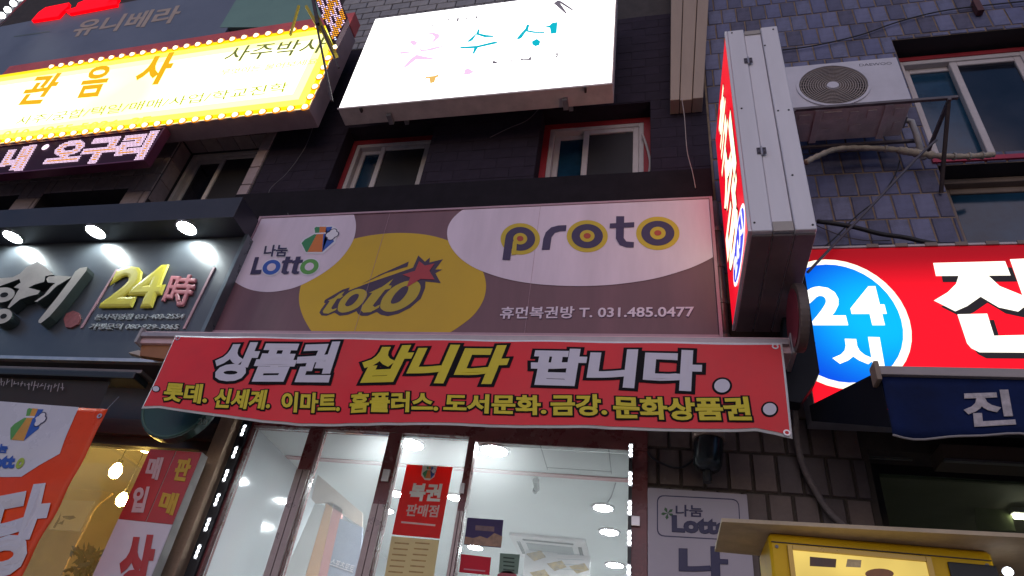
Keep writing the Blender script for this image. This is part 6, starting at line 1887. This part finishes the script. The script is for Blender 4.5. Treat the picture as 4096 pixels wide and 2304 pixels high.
for a_ in range(5):
    an_ = a_ * 1.3 + 0.4
    q = (395, 868)
    print_poly(lo, PLB, [q, (q[0] + 45 * math.cos(an_ - 0.35), q[1] + 42 * math.sin(an_ - 0.35)), (q[0] + 62 * math.cos(an_), q[1] + 60 * math.sin(an_)), (q[0] + 45 * math.cos(an_ + 0.35), q[1] + 42 * math.sin(an_ + 0.35))], mat('leaf_green_ink', (0.04, 0.11, 0.04), 0.5), 0.003 + a_ * 0.0002, 'clover_leaf', tf=Zv)

VY = -1.96
vm = thing('vending_machine', 'yellow coffee vending machine with lit picture panel under a tan roof board', 'vending machine', (0.64, -1.7, 0))
VYEL = mat('vending_yellow', (0.80, 0.47, 0.0), 0.4, 0.15, 4, spec=0.25)
mx0, mx1, mz1 = 0.345, 0.925, 2.382
MB().box(mx0, mx1, VY, -1.72, 0.55, mz1).build('cabinet', VYEL, vm, bevel=0.02, seg=3)
MB().box(mx0 + 0.03, mx1 - 0.03, VY + 0.03, -1.74, 0.0, 0.549).build('plinth', GREYMET, vm)
PVM = Pl(VY)
def vz(px, py): return PVM.un(px, py)
a, b, c = PVM.un(*Zv((1555, 1215))), PVM.un(*Zu((805, 1375))), PVM.un(*Zu((830, 1449)))
MB().box(a.x, b.x, VY - 0.006, VY - 0.0005, a.z - 0.55, a.z).build('picture_panel', emit('vending_panel_glow', (0.80, 0.58, 0.14), 0.85, var=0.4, scale=9), vm)
fm = MB()
fm.box(a.x - 0.014, a.x - 0.001, VY - 0.012, VY - 0.0005, a.z - 0.55, a.z + 0.014).box(b.x + 0.001, b.x + 0.014, VY - 0.012, VY - 0.0005, a.z - 0.55, a.z + 0.014).box(a.x, b.x, VY - 0.0121, VY - 0.0005, a.z + 0.001, a.z + 0.014)
fm.build('panel_frame', mat('brass_frame', (0.40, 0.26, 0.06), 0.3, metal=0.6), vm)
print_poly(vm, PVM, [Zu(q) for q in ((60, 1330), (230, 1345), (225, 1400), (60, 1390))], mat('coffee_print', (0.10, 0.045, 0.02), 0.4, 0.4, 20), 0.008, 'coffee_photo')
print_poly(vm, PVM, [Zu(q) for q in ell((505, 1440), 92, 34, 20)], mat('cup_print', (0.33, 0.12, 0.03), 0.4, 0.3, 20), 0.008, 'cup_photo')
print_poly(vm, PVM, [Zu(q) for q in ((300, 1345), (390, 1352), (385, 1400), (290, 1395))], mat('cream_print', (0.60, 0.45, 0.22), 0.4, 0.4, 24), 0.008, 'coffee_photo')
for x in (mx0 + 0.02, mx1 - 0.02):
    for z in (2.34, 2.05):
        MB().disc((x, VY - 0.0005, z), (0, -1, 0), 0.005, 10, 0.003).build('screw', GREYMET, vm)
MB().box(mx0 + 0.006, mx1 - 0.006, VY - 0.003, VY - 0.0004, 2.352, 2.355).build('door_seam', RUST, vm)
d0, d1 = PVM.un(*Zu((940, 1360))), PVM.un(*Zu((1250, 1385)))
MB().box(d0.x, d1.x, VY - 0.008, VY - 0.0005, d0.z - 0.4, d0.z).build('coin_panel', BLACKPLA, vm, bevel=0.004)
MB().disc(PVM.un(*Zu((1328, 1425))), (0, -1, 0), 0.012, 12, 0.01).build('pilot_lamp', emit('pilot_lamp', (0.85, 0.9, 1.0), 5.0, sampled=False), vm)
rf0 = atz(2885, 2075, 2.415)
roofb = tag(MB().hexa([(0.208, -2.015, 2.3835), (1.12, -2.095, 2.3835), (1.12, -1.72, 2.3835), (0.208, -1.72, 2.3835), (0.208, -2.015, 2.395), (1.12, -2.095, 2.395), (1.12, -1.72, 2.395), (0.208, -1.72, 2.395)]).build('roof_board', mat('tan_plywood', (0.56, 0.43, 0.28), 0.75, 0.35, 5, 0.3, 30)), 'tan plywood board lying over the yellow vending machine', 'board')
